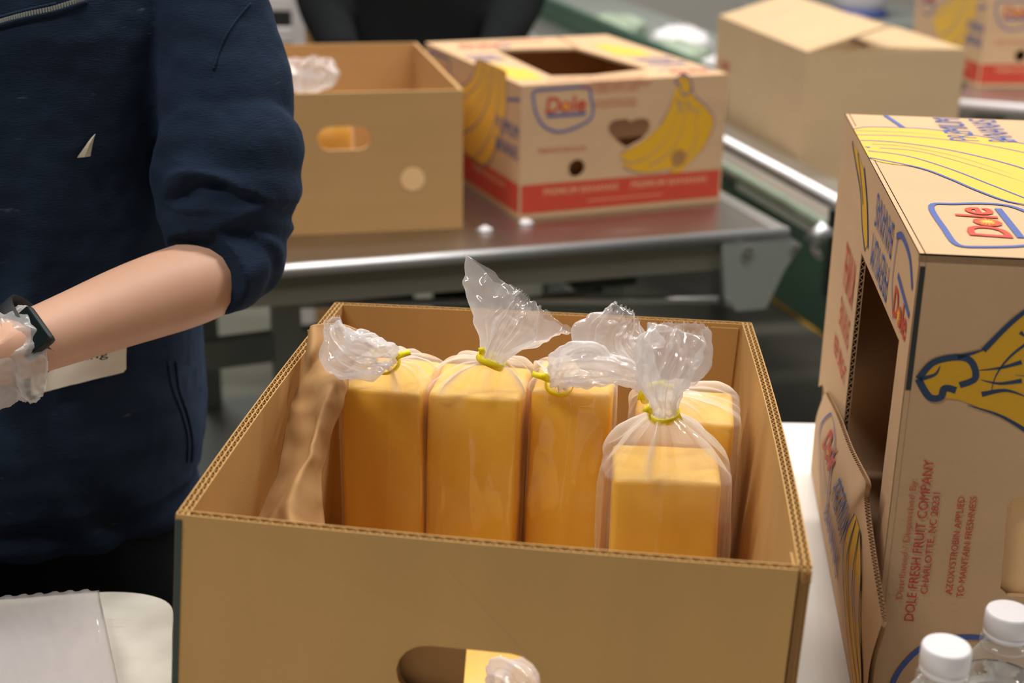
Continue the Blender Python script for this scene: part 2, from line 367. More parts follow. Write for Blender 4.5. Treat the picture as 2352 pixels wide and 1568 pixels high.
def text_mesh(body, bold=0, slant=0):
    k = (body, bold, slant)
    if k in _tc: return _tc[k]
    cu = bpy.data.curves.new('t', 'FONT'); cu.body = body; cu.offset = bold; cu.shear = slant; cu.resolution_u = 3
    ob = bpy.data.objects.new('t', cu); COL.objects.link(ob)
    dg = bpy.context.evaluated_depsgraph_get(); me = ob.evaluated_get(dg).to_mesh()
    v = [(p.co.x, p.co.y) for p in me.vertices]; f = [tuple(p.vertices) for p in me.polygons]
    ob.evaluated_get(dg).to_mesh_clear(); bpy.data.objects.remove(ob); bpy.data.curves.remove(cu)
    x0, x1 = min(p[0] for p in v), max(p[0] for p in v); y0, y1 = min(p[1] for p in v), max(p[1] for p in v)
    v = [((x - x0) / (x1 - x0), (y - y0) / (y1 - y0)) for x, y in v]
    _tc[k] = (v, f); return _tc[k]
def burst(pr, u, v, r):
    pts = []
    for i in range(32):
        k = (r if i % 2 == 0 else r * .45) * (1.25 if i % 4 == 0 else 1)
        pts.append((u + k * cos(2 * pi * i / 32), v + k * sin(2 * pi * i / 32) * .85))
    pr.poly('printed_logo_burst', 'orange', pts, .0005); pr.poly('printed_logo_burst_core', 'yellow', circle(u, v, r * .38, 12), .0007)
def logo(pr, u, v, s=1.0, sh=None):
    """round-bottomed shield, red lettering, burst and underline; (u,v) = shield's upper left, .112 wide"""
    q = lambda a, b: (u + a * s, v - b * s)
    sh = sh or [q(0, .015), q(.003, .002), q(.04, 0), q(.1, .001), q(.108, .018), q(.113, .04), q(.106, .058), q(.07, .072), q(.044, .074), q(.02, .062), q(.006, .04), q(0, .015)]
    pr.line('printed_logo_outline', 'blue', sh, .0042 * s, m=60)
    x0, y0 = q(.024, .041); x1, y1 = q(.1, .014)
    pr.text('printed_logo_lettering', 'red', 'D', x0, y0, x0 + (x1 - x0) * .36, y1, .015, slant=.1)
    pr.text('printed_logo_lettering', 'red', 'o', x0 + (x1 - x0) * .36, y0, x0 + (x1 - x0) * .62, lerp(y0, y1, .7), .018, slant=.1)
    pr.text('printed_logo_lettering', 'red', 'l', x0 + (x1 - x0) * .64, y0, x0 + (x1 - x0) * .74, lerp(y0, y1, 1.02), .02, slant=.1)
    pr.text('printed_logo_lettering', 'red', 'e', x0 + (x1 - x0) * .75, y0, x1, lerp(y0, y1, .7), .018, slant=.1)
    burst(pr, lerp(x0, x1, .49), lerp(y0, y1, .35), .0085 * s)
    pr.line('printed_logo_underline', 'blue', [q(.026, .046), q(.1, .046)], .005 * s)
BAN40 = [(.309, .241), (.322, .232), (.327, .216), (.333, .200), (.360, .178), (.376, .154), (.370, .123), (.352, .096), (.325, .072), (.310, .062), (.290, .063), (.288, .070), (.253, .066), (.221, .070), (.199, .080), (.195, .096), (.192, .106), (.207, .114), (.237, .127), (.262, .145), (.280, .172), (.288, .192), (.295, .212), (.296, .232)]
def smooth_loop(p, m=90):
    q = spline([p[-1]] + list(p) + [p[0], p[1]], m * 2); k = m * 2 / (len(p) + 2); return [(u, min(v, .2494)) for u, v in q[int(k):int(k) + int(k * len(p))]]
def panel40(pr, near=False):
    yl, ol = ('yellow2', 'navyink') if near else ('yellow2', 'blue')
    pr.poly('printed_bananas', yl, smooth_loop(BAN40))
    w = .0034 if near else .0022
    ln = lambda p, k=1, t=True: pr.line('printed_banana_outline', ol, p, w * k, taper=t)
    ln([(.333, .199), (.360, .178), (.377, .154), (.370, .123), (.352, .096), (.325, .071)], 1.2)
    ln([(.267, .150), (.284, .180), (.291, .205)], 1.1)
    ln([(.192, .106), (.237, .127), (.262, .145)], .9)
    ln([(.195, .094), (.215, .086), (.255, .10), (.285, .13), (.298, .16)], .9)
    ln([(.199, .08), (.221, .069), (.253, .065), (.29, .066)], 1)
    ln([(.25, .078), (.29, .10), (.312, .14), (.316, .175)], .8); ln([(.29, .064), (.33, .095), (.343, .13), (.338, .165)], .8)
    ln([(.345, .165), (.33, .180), (.315, .188), (.3, .19)], .7); ln([(.30, .196), (.304, .18), (.300, .165)], 1.2)
    ln([(.326, .172), (.321, .185), (.318, .2)], 1); ln([(.312, .17), (.309, .185), (.311, .198)], 1); ln([(.348, .176), (.344, .171)], .9)
    # cut crown of the bunch
    ln([(.309, .241), (.296, .232), (.296, .224), (.303, .222), (.302, .214)], 1.5, False); ln([(.309, .241), (.322, .232), (.327, .216), (.324, .206), (.312, .202), (.306, .212)], 1.4, False)
    ln([(.309, .24), (.313, .23), (.32, .227)], 1.1); ln([(.327, .216), (.331, .205), (.334, .198)], 1.1)
    logo(pr, -.012, .226, 1, [(.008, .15), (.002, .18), (.012, .21), (.032, .227), (.056, .2325), (.081, .222), (.097, .205), (.103, .178), (.100, .14), (.09, .1), (.05, .085), (.015, .11), (.008, .15)]) if near else logo(pr, .022, .226)
    T = lambda s, a, b, c, d, m='red', bo=0: pr.text('printed_lettering', m, s, a, b, c, d, bo)
    T('Distributed / Dispatched By:', .131, .2315, .231, .2378, 'red2'); T('DOLE FRESH FRUIT COMPANY', .113, .2228, .247, .2300); T('CHARLOTTE, NC 28231', .137, .2145, .221, .2205)
    T('AZOXYSTROBIN APPLIED', .138, .1975, .219, .2025); T('TO MAINTAIN FRESHNESS', .136, .1890, .220, .1940)
    if 1:
        if not near: T('PREMIUM BANANAS', .033, .116, .125, .124, 'red2')
        pr.poly('printed_band', 'red', rect(.003, .010, .396, .061))
        T('PREMIUM BANANAS', .045, .040, .19, .052, 'beige', .02); T('PREMIUM BANANAS', .215, .040, .37, .052, 'beige', .02)
        pr.line('printed_band_line', 'beige', [(.13, .024), (.28, .024)], .002)
BAN50 = [(.302, .249), (.27, .211), (.235, .192), (.198, .177), (.165, .16), (.15, .143), (.156, .12), (.2, .09), (.24, .06), (.3, .047), (.354, .067), (.39, .1), (.42, .14), (.441, .18), (.44, .232), (.428, .249)]
def panel50(pr, near=False, band=True):
    pr.poly('printed_bananas', 'yellow', smooth_loop(BAN50))
    w = .0026; ol = 'blue'
    ln = lambda p, k=1, t=True: pr.line('printed_banana_outline', ol, p, w * k, taper=t, m=40)
    ln([(.302, .249), (.27, .211), (.235, .192), (.198, .177), (.165, .16), (.152, .143)], 1.2, False)
    ln([(.33, .247), (.315, .215), (.27, .185), (.215, .16), (.17, .14)], .9, False); ln([(.345, .235), (.335, .2), (.29, .165), (.23, .13)], .8)
    ln([(.375, .249), (.372, .215), (.345, .17), (.29, .125), (.22, .095)], 1.2, False); ln([(.36, .24), (.355, .21), (.32, .17), (.26, .135)], .6)
    ln([(.40, .249), (.402, .2), (.38, .14), (.33, .09), (.28, .06)], .9, False); ln([(.428, .249), (.44, .232), (.441, .18), (.42, .14), (.39, .1), (.354, .067), (.3, .047)], 1.1, False)
    ln([(.42, .248), (.42, .2), (.405, .15)], .6); ln([(.345, .247), (.347, .243)], 3)
    pr.line('printed_curve', 'blue', [(.503, .210), (.48, .206), (.443, .2)], .005)
    pr.text('printed_lettering', 'blue', 'PREMIUM', .392, .137, .500, .164, 0); pr.text('printed_lettering', 'blue', 'BANANAS', .392, .102, .500, .129, 0)
    logo(pr, .026, .222, 1.12)
    if band:
        pr.poly('printed_band', 'red', rect(.003, .010, .503, .061)); pr.text('printed_lettering', 'beige', 'PREMIUM BANANAS', .06, .04, .22, .052, .02); pr.text('printed_lettering', 'beige', 'PREMIUM BANANAS', .28, .04, .44, .052, .02)

def axes(x, y, z, yaw): c, s = cos(yaw), sin(yaw); return V3((x, y, z)), V3((c, s, 0)), V3((-s, c, 0)), V3((0, 0, 1))
def panel(name, face, loops, t, mat, parent, **k):
    return prism(MB(), face.P, loops, -t, 0).build(name, mat, parent, **k)

# ---------------------------------------------------------------- packing tables
t = thing('packing_table', 'white laminate packing table under the open box of cheese', 'table', (.5, .9, 0))
m_ = MB().abox(-.245, 1.35, .30, 1.583, .715, .75, .006); m_.build('tabletop', M['white_table'], t)
for x, y in ((-.18, .4), (1.28, .4), (-.18, 1.5), (1.28, 1.5)): MB().tube([(x, y, 0), (x, y, .715)], .016, 12).build('leg', M['grey_paint'], t)
t = thing('side_table', 'scratched white plastic table with rounded corner at lower left', 'table', (-.8, .7, 0))
cx, cy, r = -.40, 1.05, .093
out = [(-1.5, .1), (-.253, .1), (-.253, .85)] + [p[:2] for p in spline([(-.254, .90), (-.264, .965), (-.281, 1.03), (-.295, 1.085), (-.301, 1.118), (-.311, 1.139), (-.328, 1.151), (-.352, 1.157), (-.384, 1.156), (-.45, 1.143)], 30)] + [(-1.5, .95)]
prism(MB(), lambda u, v, n: V3((u, v, .75 + n)), [out], -.03, 0).build('tabletop', M['table_wear'], t)
for x, y in ((-1.4, .2), (-.4, .2), (-1.4, .88), (-.42, 1.03)): MB().tube([(x, y, 0), (x, y, .72)], .014, 12).build('leg', M['grey_paint'], t)

# ---------------------------------------------------------------- main open box
BX = thing('open_cardboard_box', 'large open brown cardboard box holding bagged cheese loaves, in front', 'box', (0, 1.0, .75))
RZ = 1.0; BZ = .7515
RIM = [V3((-.218, .832, RZ)), V3((.187, .770, RZ)), V3((.219, 1.229, RZ)), V3((-.167, 1.268, RZ))]
BOT = [V3((-.240, .832, BZ)), V3((.180, .773, BZ)), V3((.206, 1.222, BZ)), V3((-.186, 1.262, BZ))]
def wall(name, i, j, t, loops=None, plies=1, bulge=0, cut=0, start=0):
    """wall between rim corners i->j seen from outside (left to right)"""
    a, b, c, d = RIM[i], RIM[j], BOT[j], BOT[i]
    nrm = (b - a).cross(V3((0, 0, 1))).normalized()
    def P(u, v, n): return lerp(lerp(d, c, u), lerp(a, b, u), v) + nrm * (n + bulge * sin(pi * u) * v)
    N = 10
    ol = [(max(k / N, start), 0) for k in range(N)] + [(1 - cut, 0), (1 - cut, 1)] + [(max(k / N, start), 1) for k in range(N - 1, -1, -1)]
    ol = [(min(u, 1 - cut), v) for u, v in ol]
    mb = MB(); fl = MB(); th = .0009
    for p in range(plies + 1):
        prism(mb, P, [ol] + (loops or []), -p * (t / plies) - th, -p * (t / plies))
    for p in range(plies):
        mid = -(p + .5) * (t / plies) - th / 2
        for k in range(N):
            u0, u1 = k / N, min((k + 1) / N, 1 - cut)
            flutes(fl, P(u0, .998, mid), P(u1, .998, mid), nrm, t / plies - th, V3((0, 0, -1)))
    # board core closing the gap below the visible fluting
    core = MB(); prism(core, P, [[(u, v * .97) for u, v in ol]] + (loops or []), -t + th, -th * 1.5)
    o = mb.build(name, M['kraft'], BX)
    core.build('board_core', M['kraft_dark'], o)
    fl.build('corrugated_edge', M['kraft'], o, kind='stuff')
    return P, o
Pf = None
fr_n = (RIM[1] - RIM[0]).cross(V3((0, 0, 1))).normalized()
HO = Face(RIM[0], RIM[1] - RIM[0], V3((0, 0, 1)))
FLEN = (RIM[1] - RIM[0]).length; FH = RZ - BZ
hu0 = HO.px(934, 1520)[0] / FLEN; hu1 = HO.px(1262, 1530)[0] / FLEN; hv1 = 1 + HO.px(1100, 1488)[1] / FH
hole = [((u), v) for u, v in [(x / FLEN, y / FH) for x, y in slot(hu0 * FLEN, hv1 * FH - .042, hu1 * FLEN, hv1 * FH)]]
Pf, front_wall = wall('front_panel', 0, 1, .006, [hole], 1, .004, .022)
Pr, right_wall = wall('side_panel', 1, 2, .008, None, 2, .004, 0, .014)
Pb, back_wall = wall('back_panel', 2, 3, .006, None, 1, .002)
Pl, left_wall = wall('side_panel', 3, 0, .008, None, 2, .003)
prism(MB(), lambda u, v, n: V3((u, v, BZ + n)), [[(p.x + (.003 if p.x < 0 else -.003), p.y + (.003 if p.y < 1 else -.003)) for p in BOT]], -.001, .004).build('bottom_panel', M['kraft_in'], BX)
# dark printed stripe at the left front corner, glue tab inside the back, torn slit inside the right wall
prism(MB(), Pf, [[(.001, .24), (.011, .24), (.011, .985), (.001, .985)]], .0002, .0007).build('dark_stripe', M['darkgreen'], BX, label='dark green printed stripe down the corner')
prism(MB(), Pb, [[(.03, .05), (.095, .05), (.095, .985), (.03, .985)]], -.0085, -.0068).build('glue_tab', M['kraft'], BX)
prism(MB(), Pr, [[(.004, .86), (.075, .86), (.075, .975), (.004, .985)]], -.011, -.0089).build('inner_tab', M['kraft'], BX)
sl = [(.50, .40), (.512, .44), (.505, .52), (.515, .60), (.51, .66), (.522, .62), (.519, .54), (.528, .46), (.515, .40)]
prism(MB(), Pr, [sl], -.0097, -.0088).build('torn_slit', M['kraft_dark'], BX)
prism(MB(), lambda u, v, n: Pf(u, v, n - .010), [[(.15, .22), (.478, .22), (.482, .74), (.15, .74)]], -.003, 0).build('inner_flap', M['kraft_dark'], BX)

# ---------------------------------------------------------------- bagged cheese
def tri(x): x = (x / (2 * pi)) % 1; return 4 * abs(x - .5) - 1
def haze_attr(me, vals):
    a = me.attributes.new('haze', 'FLOAT', 'POINT'); a.data.foreach_set('value', vals)
def cheese_bag(label, cx, cy, zb, zt, yaw, w_, d_, tilt, tie, flare, seed, group='bagged cheese loaves in the front box', bulge=.004, tie_r=.0075, haze=(.02, .26), tails=((-.013, .004), (.02, -.012)), axis=None, over=(1, 1)):
    """tilt = (dx,dy) shift of the top; flare = [(centre, half width, half depth, angle)] beyond the tie; axis = optional matrix for a lying loaf"""
    rnd = random.Random(seed)
    X = axis or Matrix.Identity(4)
    T = thing('cheese_bag', label, 'cheese bag', X @ V3((cx, cy, zb)), group)
    cy_, sy_ = cos(yaw), sin(yaw)
    H = zt - zb
    def loc(a, b, z):
        k = (z - zb) / H
        return X @ V3((cx + tilt[0] * k + a * cy_ - b * sy_, cy + tilt[1] * k + a * sy_ + b * cy_, z))
    bm = bmesh.new(); bmesh.ops.create_cube(bm, size=1)
    for v in bm.verts: v.co = V3((v.co.x * w_, v.co.y * d_, (v.co.z + .5) * H))
    bmesh.ops.bevel(bm, geom=bm.edges[:], offset=.0045, segments=3, profile=.5, affect='EDGES')
    bmesh.ops.subdivide_edges(bm, edges=[e for e in bm.edges if e.calc_length() > .03], cuts=6, use_grid_fill=True)
    for v in bm.verts:
        nz = noise.noise_vector(v.co * 28 + V3((seed * 7.3, 0, 0)))
        v.co += nz * .0012
    bm.verts.index_update()
    mesh_obj('cheese_block', [loc(v.co.x, v.co.y, zb + v.co.z) for v in bm.verts], [[v.index for v in f.verts] for f in bm.faces], M['cheese'], T, True); bm.free()
    NT = 168; rings = []; hz = []
    ph = [rnd.uniform(0, 2 * pi) for _ in range(8)]
    def pleat(a): return .55 * tri(7 * a + 1.1 * sin(2 * a + ph[0]) + ph[1]) + .45 * tri(13 * a + .8 * sin(3 * a + ph[2]) + ph[3])
    def rr(a, A, B, e):
        c, s = abs(cos(a)), abs(sin(a)); return 1 / ((c / A) ** e + (s / B) ** e) ** (1 / e)
    def ringat(center, ux, uy, A, B, e, pl, nzs, k):
        ring = []
        for j in range(NT):
            a = 2 * pi * j / NT
            r = rr(a, A, B, e) * (1 + pl * pleat(a))
            p = center + ux * r * cos(a) + uy * r * sin(a)
            q = noise.noise_vector(p * 30 + V3((seed * 3.1, k, 0))) + .5 * noise.noise_vector(p * 75 + V3((seed * 1.7, 0, k)))
            if k:
                g = abs(noise.noise(p * 38 + V3((seed, 2, 5)))) + .6 * abs(noise.noise(p * 85 + V3((3, seed, 1))))
                p = p + (p - center).normalized() * (g - .28) * nzs * 2.6; q *= .6
            ring.append(p + q * nzs)
        return ring
    base = lambda z: loc(0, 0, z)
    ux0 = (loc(1, 0, zb) - loc(0, 0, zb)).normalized(); uy0 = (loc(0, 1, zb) - loc(0, 0, zb)).normalized()
    A0, B0 = w_ / 2 + .0018, d_ / 2 + .0018
    # body: two slow vertical slack folds
    f1, f2 = rnd.uniform(0, 6.28), rnd.uniform(0, 6.28)
    NB = 26
    for i in range(NB):
        k = i / (NB - 1); z = lerp(zb + .001, zt - .001, k); ring = []
        for j in range(NT):
            a = 2 * pi * j / NT
            sl = max(0, tri(3 * a + f1 + 1.2 * k)) ** 3 * .6 + max(0, tri(5 * a + f2 - 1.0 * k)) ** 4 * .5
            r = rr(a, A0, B0, 11) + bulge * sl * (.3 + .7 * sin(pi * min(1, k * 1.02)) ** .6) + bulge * .35 * (1 + noise.noise(V3((cos(a) * 2, sin(a) * 2, z * 18 + seed))))
            ring.append(loc(r * cos(a) * over[0], r * sin(a) * over[1], z)); g = noise.noise(loc(A0 * cos(a), B0 * sin(a), z) * 17 + V3((seed, seed * 2.0, 0))); hz.append(haze[0] + .05 * sl + .07 * max(0, min(1, (g - .05) * 9)) * (.4 + .6 * k))
        rings.append(ring)
    # shoulder: rises over the top edge as a pleated tent to the tie
    NS = 30; top = base(zt); tie = V3(tie)
    for i in range(1, NS + 1):
        k = i / NS
        kk = k ** 1.0
        center = lerp(top, tie, k ** 1.35) + (X.to_3x3() @ V3((0, 0, .010))) * sin(pi * k) * .8
        fac = (1 - kk) ** .92
        A = tie_r + (A0 * over[0] + .002 - tie_r) * fac; B = tie_r + (B0 * over[1] + .002 - tie_r) * fac
        e = lerp(9, 2, min(1, k * 1.3)); pl = .34 * sin(pi * min(1, k * .92)) ** .8 + .10 * k
        rings.append(ringat(center, ux0, uy0, A, B, e, pl * .8, .0012 * sin(pi * k), 0)); hz += [haze[1] + .40 * k ** 1.8 + .70 * (max(0, pleat(2 * pi * j / NT)) ** 2.2) * sin(pi * min(1, k + .12)) for j in range(NT)]
    # neck and flare
    stations = [(tie, tie_r, tie_r, 0)] + [(V3(c), a, b, an) for c, a, b, an in flare]
    pack = [tuple(c) + (a, b, an) for c, a, b, an in stations]
    NF = 44; S = spline(pack, NF + 1)
    view = (tie - CAM).normalized()
    for i in range(1, NF + 1):
        x, y, z, a, b, an = S[i]; c = V3((x, y, z)); p0 = V3(S[i - 1][:3]); p1 = V3(S[min(i + 1, NF)][:3])
        tdir = (p1 - p0).normalized()
        if i == 1: uu = X.to_3x3() @ V3((1, 0, 0))
        uu = (uu - tdir * uu.dot(tdir)).normalized(); vv = tdir.cross(uu)
        ca, sa = cos(an), sin(an); u2 = uu * ca + vv * sa; v2 = vv * ca - uu * sa
        k = i / NF
        ring = ringat(c, u2, v2, max(a, .004), max(b, .003), 2, .30 * (1 - k) + .16, .0010 + .0034 * k, 5)
        if i == NF: ring = [p + tdir * (.0016 if (j // 3) % 2 else -.0008) for j, p in enumerate(ring)]
        rings.append(ring); hz += [lerp(haze[1] + .48, .23, k ** .6) + .18 * max(0, pleat(2 * pi * j / NT)) ** 3 for j in range(NT)]
    mb = MB().loft(rings, False); mb.f.append(tuple(range(NT))[::-1])
    o = mb.build('plastic_bag', M['film'], T, True); haze_attr(o.data, hz)
    # twist tie: a flat band round the neck with two short tails
    td = ((V3(stations[1][0]) - tie)).normalized(); sx = td.cross(V3((0, 1, 0))).normalized(); sx = -sx if sx.x < 0 else sx; sy = td.cross(sx)
    tm = MB(); n = 28; prof = [(-.0030, .0030), (-.0030, .0040), (.0030, .0040), (.0030, .0030)]
    tm.loft([[tie + (sx * cos(a) + sy * sin(a)) * (tie_r * 1.12 + dr) + td * (dz + .0006 * sin(3 * a)) for dz, dr in prof] for a in [2 * pi * i / n for i in range(n + 1)]], False)
    for k, (tx, tz) in enumerate(tails):
        s0 = tie + sx * (tie_r * 1.1 * (1 if tx > 0 else -1)) - view * .004
        e0 = tie + sx * tx + td * tz - view * .006
        mid = lerp(s0, e0, .5) - view * .002 + td * .0008; wv = (e0 - s0).cross(view).normalized() * .0024; th = view * .0009
        tm.loft([[p + wv, p + wv + th, p - wv + th, p - wv] for p in (s0, mid, e0)])
    tm.build('twist_tie', M['tie'], T, True)
    return T
ay = at_y
ZT = .982
cheese_bag('bagged orange cheese loaf beside the brown paper, its bag top folded to the left', -.101, 1.118, .757, ZT + .004, -.20, .069, .076, (0.0, .006), ay(885, 826, 1.085),
    [(ay(872, 812, 1.07), .012, .010, 0), (ay(850, 812, 1.06), .022, .014, 0), (ay(822, 818, 1.05), .026, .016, 0), (ay(795, 812, 1.045), .025, .014, 0), (ay(776, 786, 1.05), .019, .010, 0), (ay(766, 756, 1.06), .012, .006, 0), (ay(762, 738, 1.06), .009, .004, 0)], 3, tails=((.022, .004), (.010, -.004)))
cheese_bag('bagged orange cheese loaf with a tall open fan of film, second from left', -.030, 1.112, .757, ZT + .002, -.14, .077, .074, (.004, .004), ay(1128, 826, 1.09),
    [(ay(1143, 797, 1.09), .013, .010, 0), (ay(1160, 766, 1.09), .024, .012, 0), (ay(1178, 734, 1.09), .036, .012, 0), (ay(1192, 708, 1.095), .046, .010, 0), (ay(1205, 688, 1.10), .055, .007, .02)], 11, tails=((-.012, .006), (.009, -.004)))
cheese_bag('narrow bagged orange cheese loaf third from left, its bag top folded over to the right', .048, 1.118, .757, ZT + .004, -.12, .066, .074, (.006, .004), ay(1285, 878, 1.088),
    [(ay(1296, 856, 1.075), .012, .010, 0), (ay(1318, 842, 1.065), .021, .013, .1), (ay(1352, 842, 1.06), .024, .014, 0), (ay(1395, 848, 1.06), .023, .010, 0), (ay(1440, 850, 1.06), .019, .008, .2), (ay(1482, 852, 1.06), .014, .005, .3)], 17, tails=((-.024, .004), (-.016, .007)))
cheese_bag('bagged orange cheese loaf in the right front, standing lower with a tall tied neck', .120, .992, .757, .966, -.06, .081, .066, (.0, .004), ay(1524, 945, .99),
    [(ay(1524, 918, .985), .009, .008, 0), (ay(1522, 885, .98), .015, .012, 0), (ay(1532, 850, .98), .021, .014, 0), (ay(1542, 815, .985), .025, .013, .1), (ay(1548, 785, .99), .025, .010, .1), (ay(1552, 765, .995), .024, .008, .1), (ay(1554, 752, .995), .022, .007, .1)], 23, bulge=.006, haze=(.04, .26), over=(1.10, 1.0), tails=((-.015, .005), (.013, -.013)))
cheese_bag('bagged orange cheese loaf hidden behind the right front loaf', 0.140, 1.085, .757, .975, -.12, .080, .070, (.004, .004), ay(1500, 900, 1.062),
    [(ay(1480, 868, 1.072), .012, .010, 0), (ay(1450, 832, 1.075), .022, .013, .1), (ay(1425, 802, 1.08), .033, .014, .1), (ay(1422, 776, 1.085), .036, .013, .3), (ay(1432, 745, 1.09), .026, .010, .5), (ay(1440, 722, 1.095), .018, .007, .6)], 29, bulge=.005, haze=(.04, .26), over=(1.05, 1.0))
# loaf lying down, seen through the hand hole
lay = Matrix.Translation((-.026, .985, .800)) @ Matrix.Rotation(R(90), 4, 'X') @ Matrix.Rotation(R(8), 4, 'Y')
lp = lambda x, y, z: lay @ V3((x, y, z))
cheese_bag('bagged cheese loaf lying flat, seen through the hand hole of the front box', 0, 0, 0, .10, 0, .07, .07, (0, 0), lp(.012, .034, .118),
    [(lp(.014, .050, .126), .020, .012, 0), (lp(.022, .060, .136), .033, .016, 0), (lp(.028, .052, .147), .038, .016, 0), (lp(.030, .034, .152), .036, .012, 0)], 31, axis=lay, haze=(.1, .45))

# ---------------------------------------------------------------- crumpled kraft paper in the box
rows = [
 [(705, 766), (722, 752), (752, 742), (796, 748), (862, 776)],
 [(702, 812), (722, 802), (752, 790), (790, 802), (822, 826)],
 [(697, 860), (716, 845), (745, 830), (775, 838), (800, 856)],
 [(682, 910), (702, 898), (735, 880), (768, 875), (798, 880)],
 [(664, 955), (692, 945), (725, 935), (755, 915), (790, 915)],
 [(652, 1010), (684, 1000), (712, 985), (735, 960), (775, 965)],
 [(643, 1060), (668, 1058), (695, 1045), (718, 1015), (752, 1035)],
 [(632, 1110), (650, 1112), (676, 1095), (706, 1068), (742, 1085)],
 [(612, 1170), (628, 1172), (652, 1150), (684, 1120), (744, 1140)],
 [(592, 1235), (606, 1232), (626, 1200), (664, 1165), (748, 1200)],
 [(580, 1300), (594, 1300), (612, 1270), (660, 1230), (752, 1270)]]
depth = [.012, .006, 0, -.014, .006]
ctl = []
for i, rw in enumerate(rows):
    Y = lerp(1.13, .935, i / (len(rows) - 1))
    ctl.append([tuple(at_y(x, y, Y + depth[j] * (1.0 if i > 2 else .5) - (.018 if (i in (0, 1) and j == 1) else 0))) for j, (x, y) in enumerate(rw)])
fine = [spline(rw, 45) for rw in ctl]; colsf = [spline([fine[i][j] for i in range(len(fine))], 90) for j in range(45)]
vs = []; 
for i in range(90):
    for j in range(45):
        p = V3(colsf[j][i]); q = noise.noise_vector(p * 20) * .006 + noise.noise_vector(p * 48) * .0026
        q.y += .006 * (abs(noise.noise(p * 26 + V3((5, 5, 5)))) - .2) - .014 * (abs(noise.noise(V3((p.x * 20, p.y * 8, p.z * 13)) + V3((1, 8, 3)))) - .2)
        q.y *= 1.6
        vs.append(p + q)
kp = mesh_obj('kraft_paper', vs, [(i * 45 + j, i * 45 + j + 1, (i + 1) * 45 + j + 1, (i + 1) * 45 + j) for i in range(89) for j in range(44)], M['paper'], None, True)
sm = kp.modifiers.new('solid', 'SOLIDIFY'); sm.thickness = .0006
tag(kp, 'crumpled sheet of brown kraft paper stuffed along the left inside of the front box', 'paper')

# ---------------------------------------------------------------- banana box standing on its side (right)
o, ex, ey, ez = axes(.28, .942, .7515, -.111); W_, D_, H_ = .25, .506, .400
RB = thing('banana_box', 'banana box stood on its side at the right, its holed lid facing the cheese box', 'box', o, 'printed banana boxes')
t_ = .005
fF = Face(o + ex * W_, ez, -ex)            # reading frame of the front panel
hh = [fF.px(2322, 1132), fF.px(2308, 1180), fF.px(2306, 1345), fF.px(2322, 1368)]
hole = [(.221, .163), (.214, .167), (.146, .163), (.140, .157), (.140, .108), (.146, .100), (.214, .100), (.221, .108)]
p = panel('end_panel', fF, [rect(0, .0, H_, W_), hole], t_, M['kraft_light'], RB); pr = Print(fF, p); panel40(pr, True); pr.flush()
fT = Face(o + ex * W_ + ez * H_, ey, -ex)
p = panel('side_panel', fT, [rect(0, 0, D_, W_)], t_, M['kraft_light'], RB); pr = Print(fT, p); panel50(pr, True, True); pr.flush()
panel('inner_tray_wall', Face(fF.P(0, 0, -t_ - .001), fF.U, fF.V), [rect(.02, .02, .38, .23)], .003, M['kraft_pale'], RB)  # lighter kraft paints in the light seen behind the hand hole
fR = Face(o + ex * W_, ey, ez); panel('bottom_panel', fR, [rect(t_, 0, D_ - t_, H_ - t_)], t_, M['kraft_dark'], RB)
fB = Face(o + ex * W_ + ey * D_, -ex, ez); panel('end_panel', fB, [rect(t_, 0, W_ - t_, H_ - t_)], t_, M['kraft_light'], RB)
fD = Face(o + ey * D_ * 0 + ez * t_ + ex * t_, ex, ey); panel('side_panel', fD, [rect(0, t_, W_ - 2 * t_, D_ - t_)], t_ - .001, M['kraft_light'], RB)
# lid face (left), u runs from the back towards the viewer
fL = Face(o + ey * D_, -ey, ez)
u_h0, u_h1, v_h1 = .222, .464, .318
lid = [(0, .10), (0.03, .115), (u_h0 - .012, .12), (u_h0, .14), (u_h0, v_h1), (.35, v_h1 + .002), (u_h1, v_h1 + .004), (u_h1 - .004, .22), (u_h1 - .002, .12), (D_, .11), (D_, H_), (0, H_)]
mb = MB(); prism(mb, fL.P, [lid], -.0008, 0); prism(mb, fL.P, [lid], -t_, -t_ + .0008)
p = mb.build('lid_panel', M['kraft_light'], RB)
fl = MB()
for a, b in (((u_h0, .145), (u_h0, v_h1)), ((u_h0, v_h1), (u_h1, v_h1 + .004)), ((u_h1, v_h1), (u_h1 - .003, .12))):
    A, B = fL.P(*a, -t_ / 2), fL.P(*b, -t_ / 2)
    dn = (fL.P((a[0] + b[0]) / 2 - .35, (a[1] + b[1]) / 2 - .22) - fL.O); 
    into = fL.U * (-1 if a[0] == b[0] == u_h0 else (1 if abs(a[0] - b[0]) < .01 else 0)) + fL.V * (1 if abs(a[1] - b[1]) < .01 else 0)
    flutes(fl, A, B, fL.N, t_ - .0016, into, .010, .006)
fl.build('corrugated_edge', M['kraft_light'], p, kind='stuff')
pr = Print(fL, p)
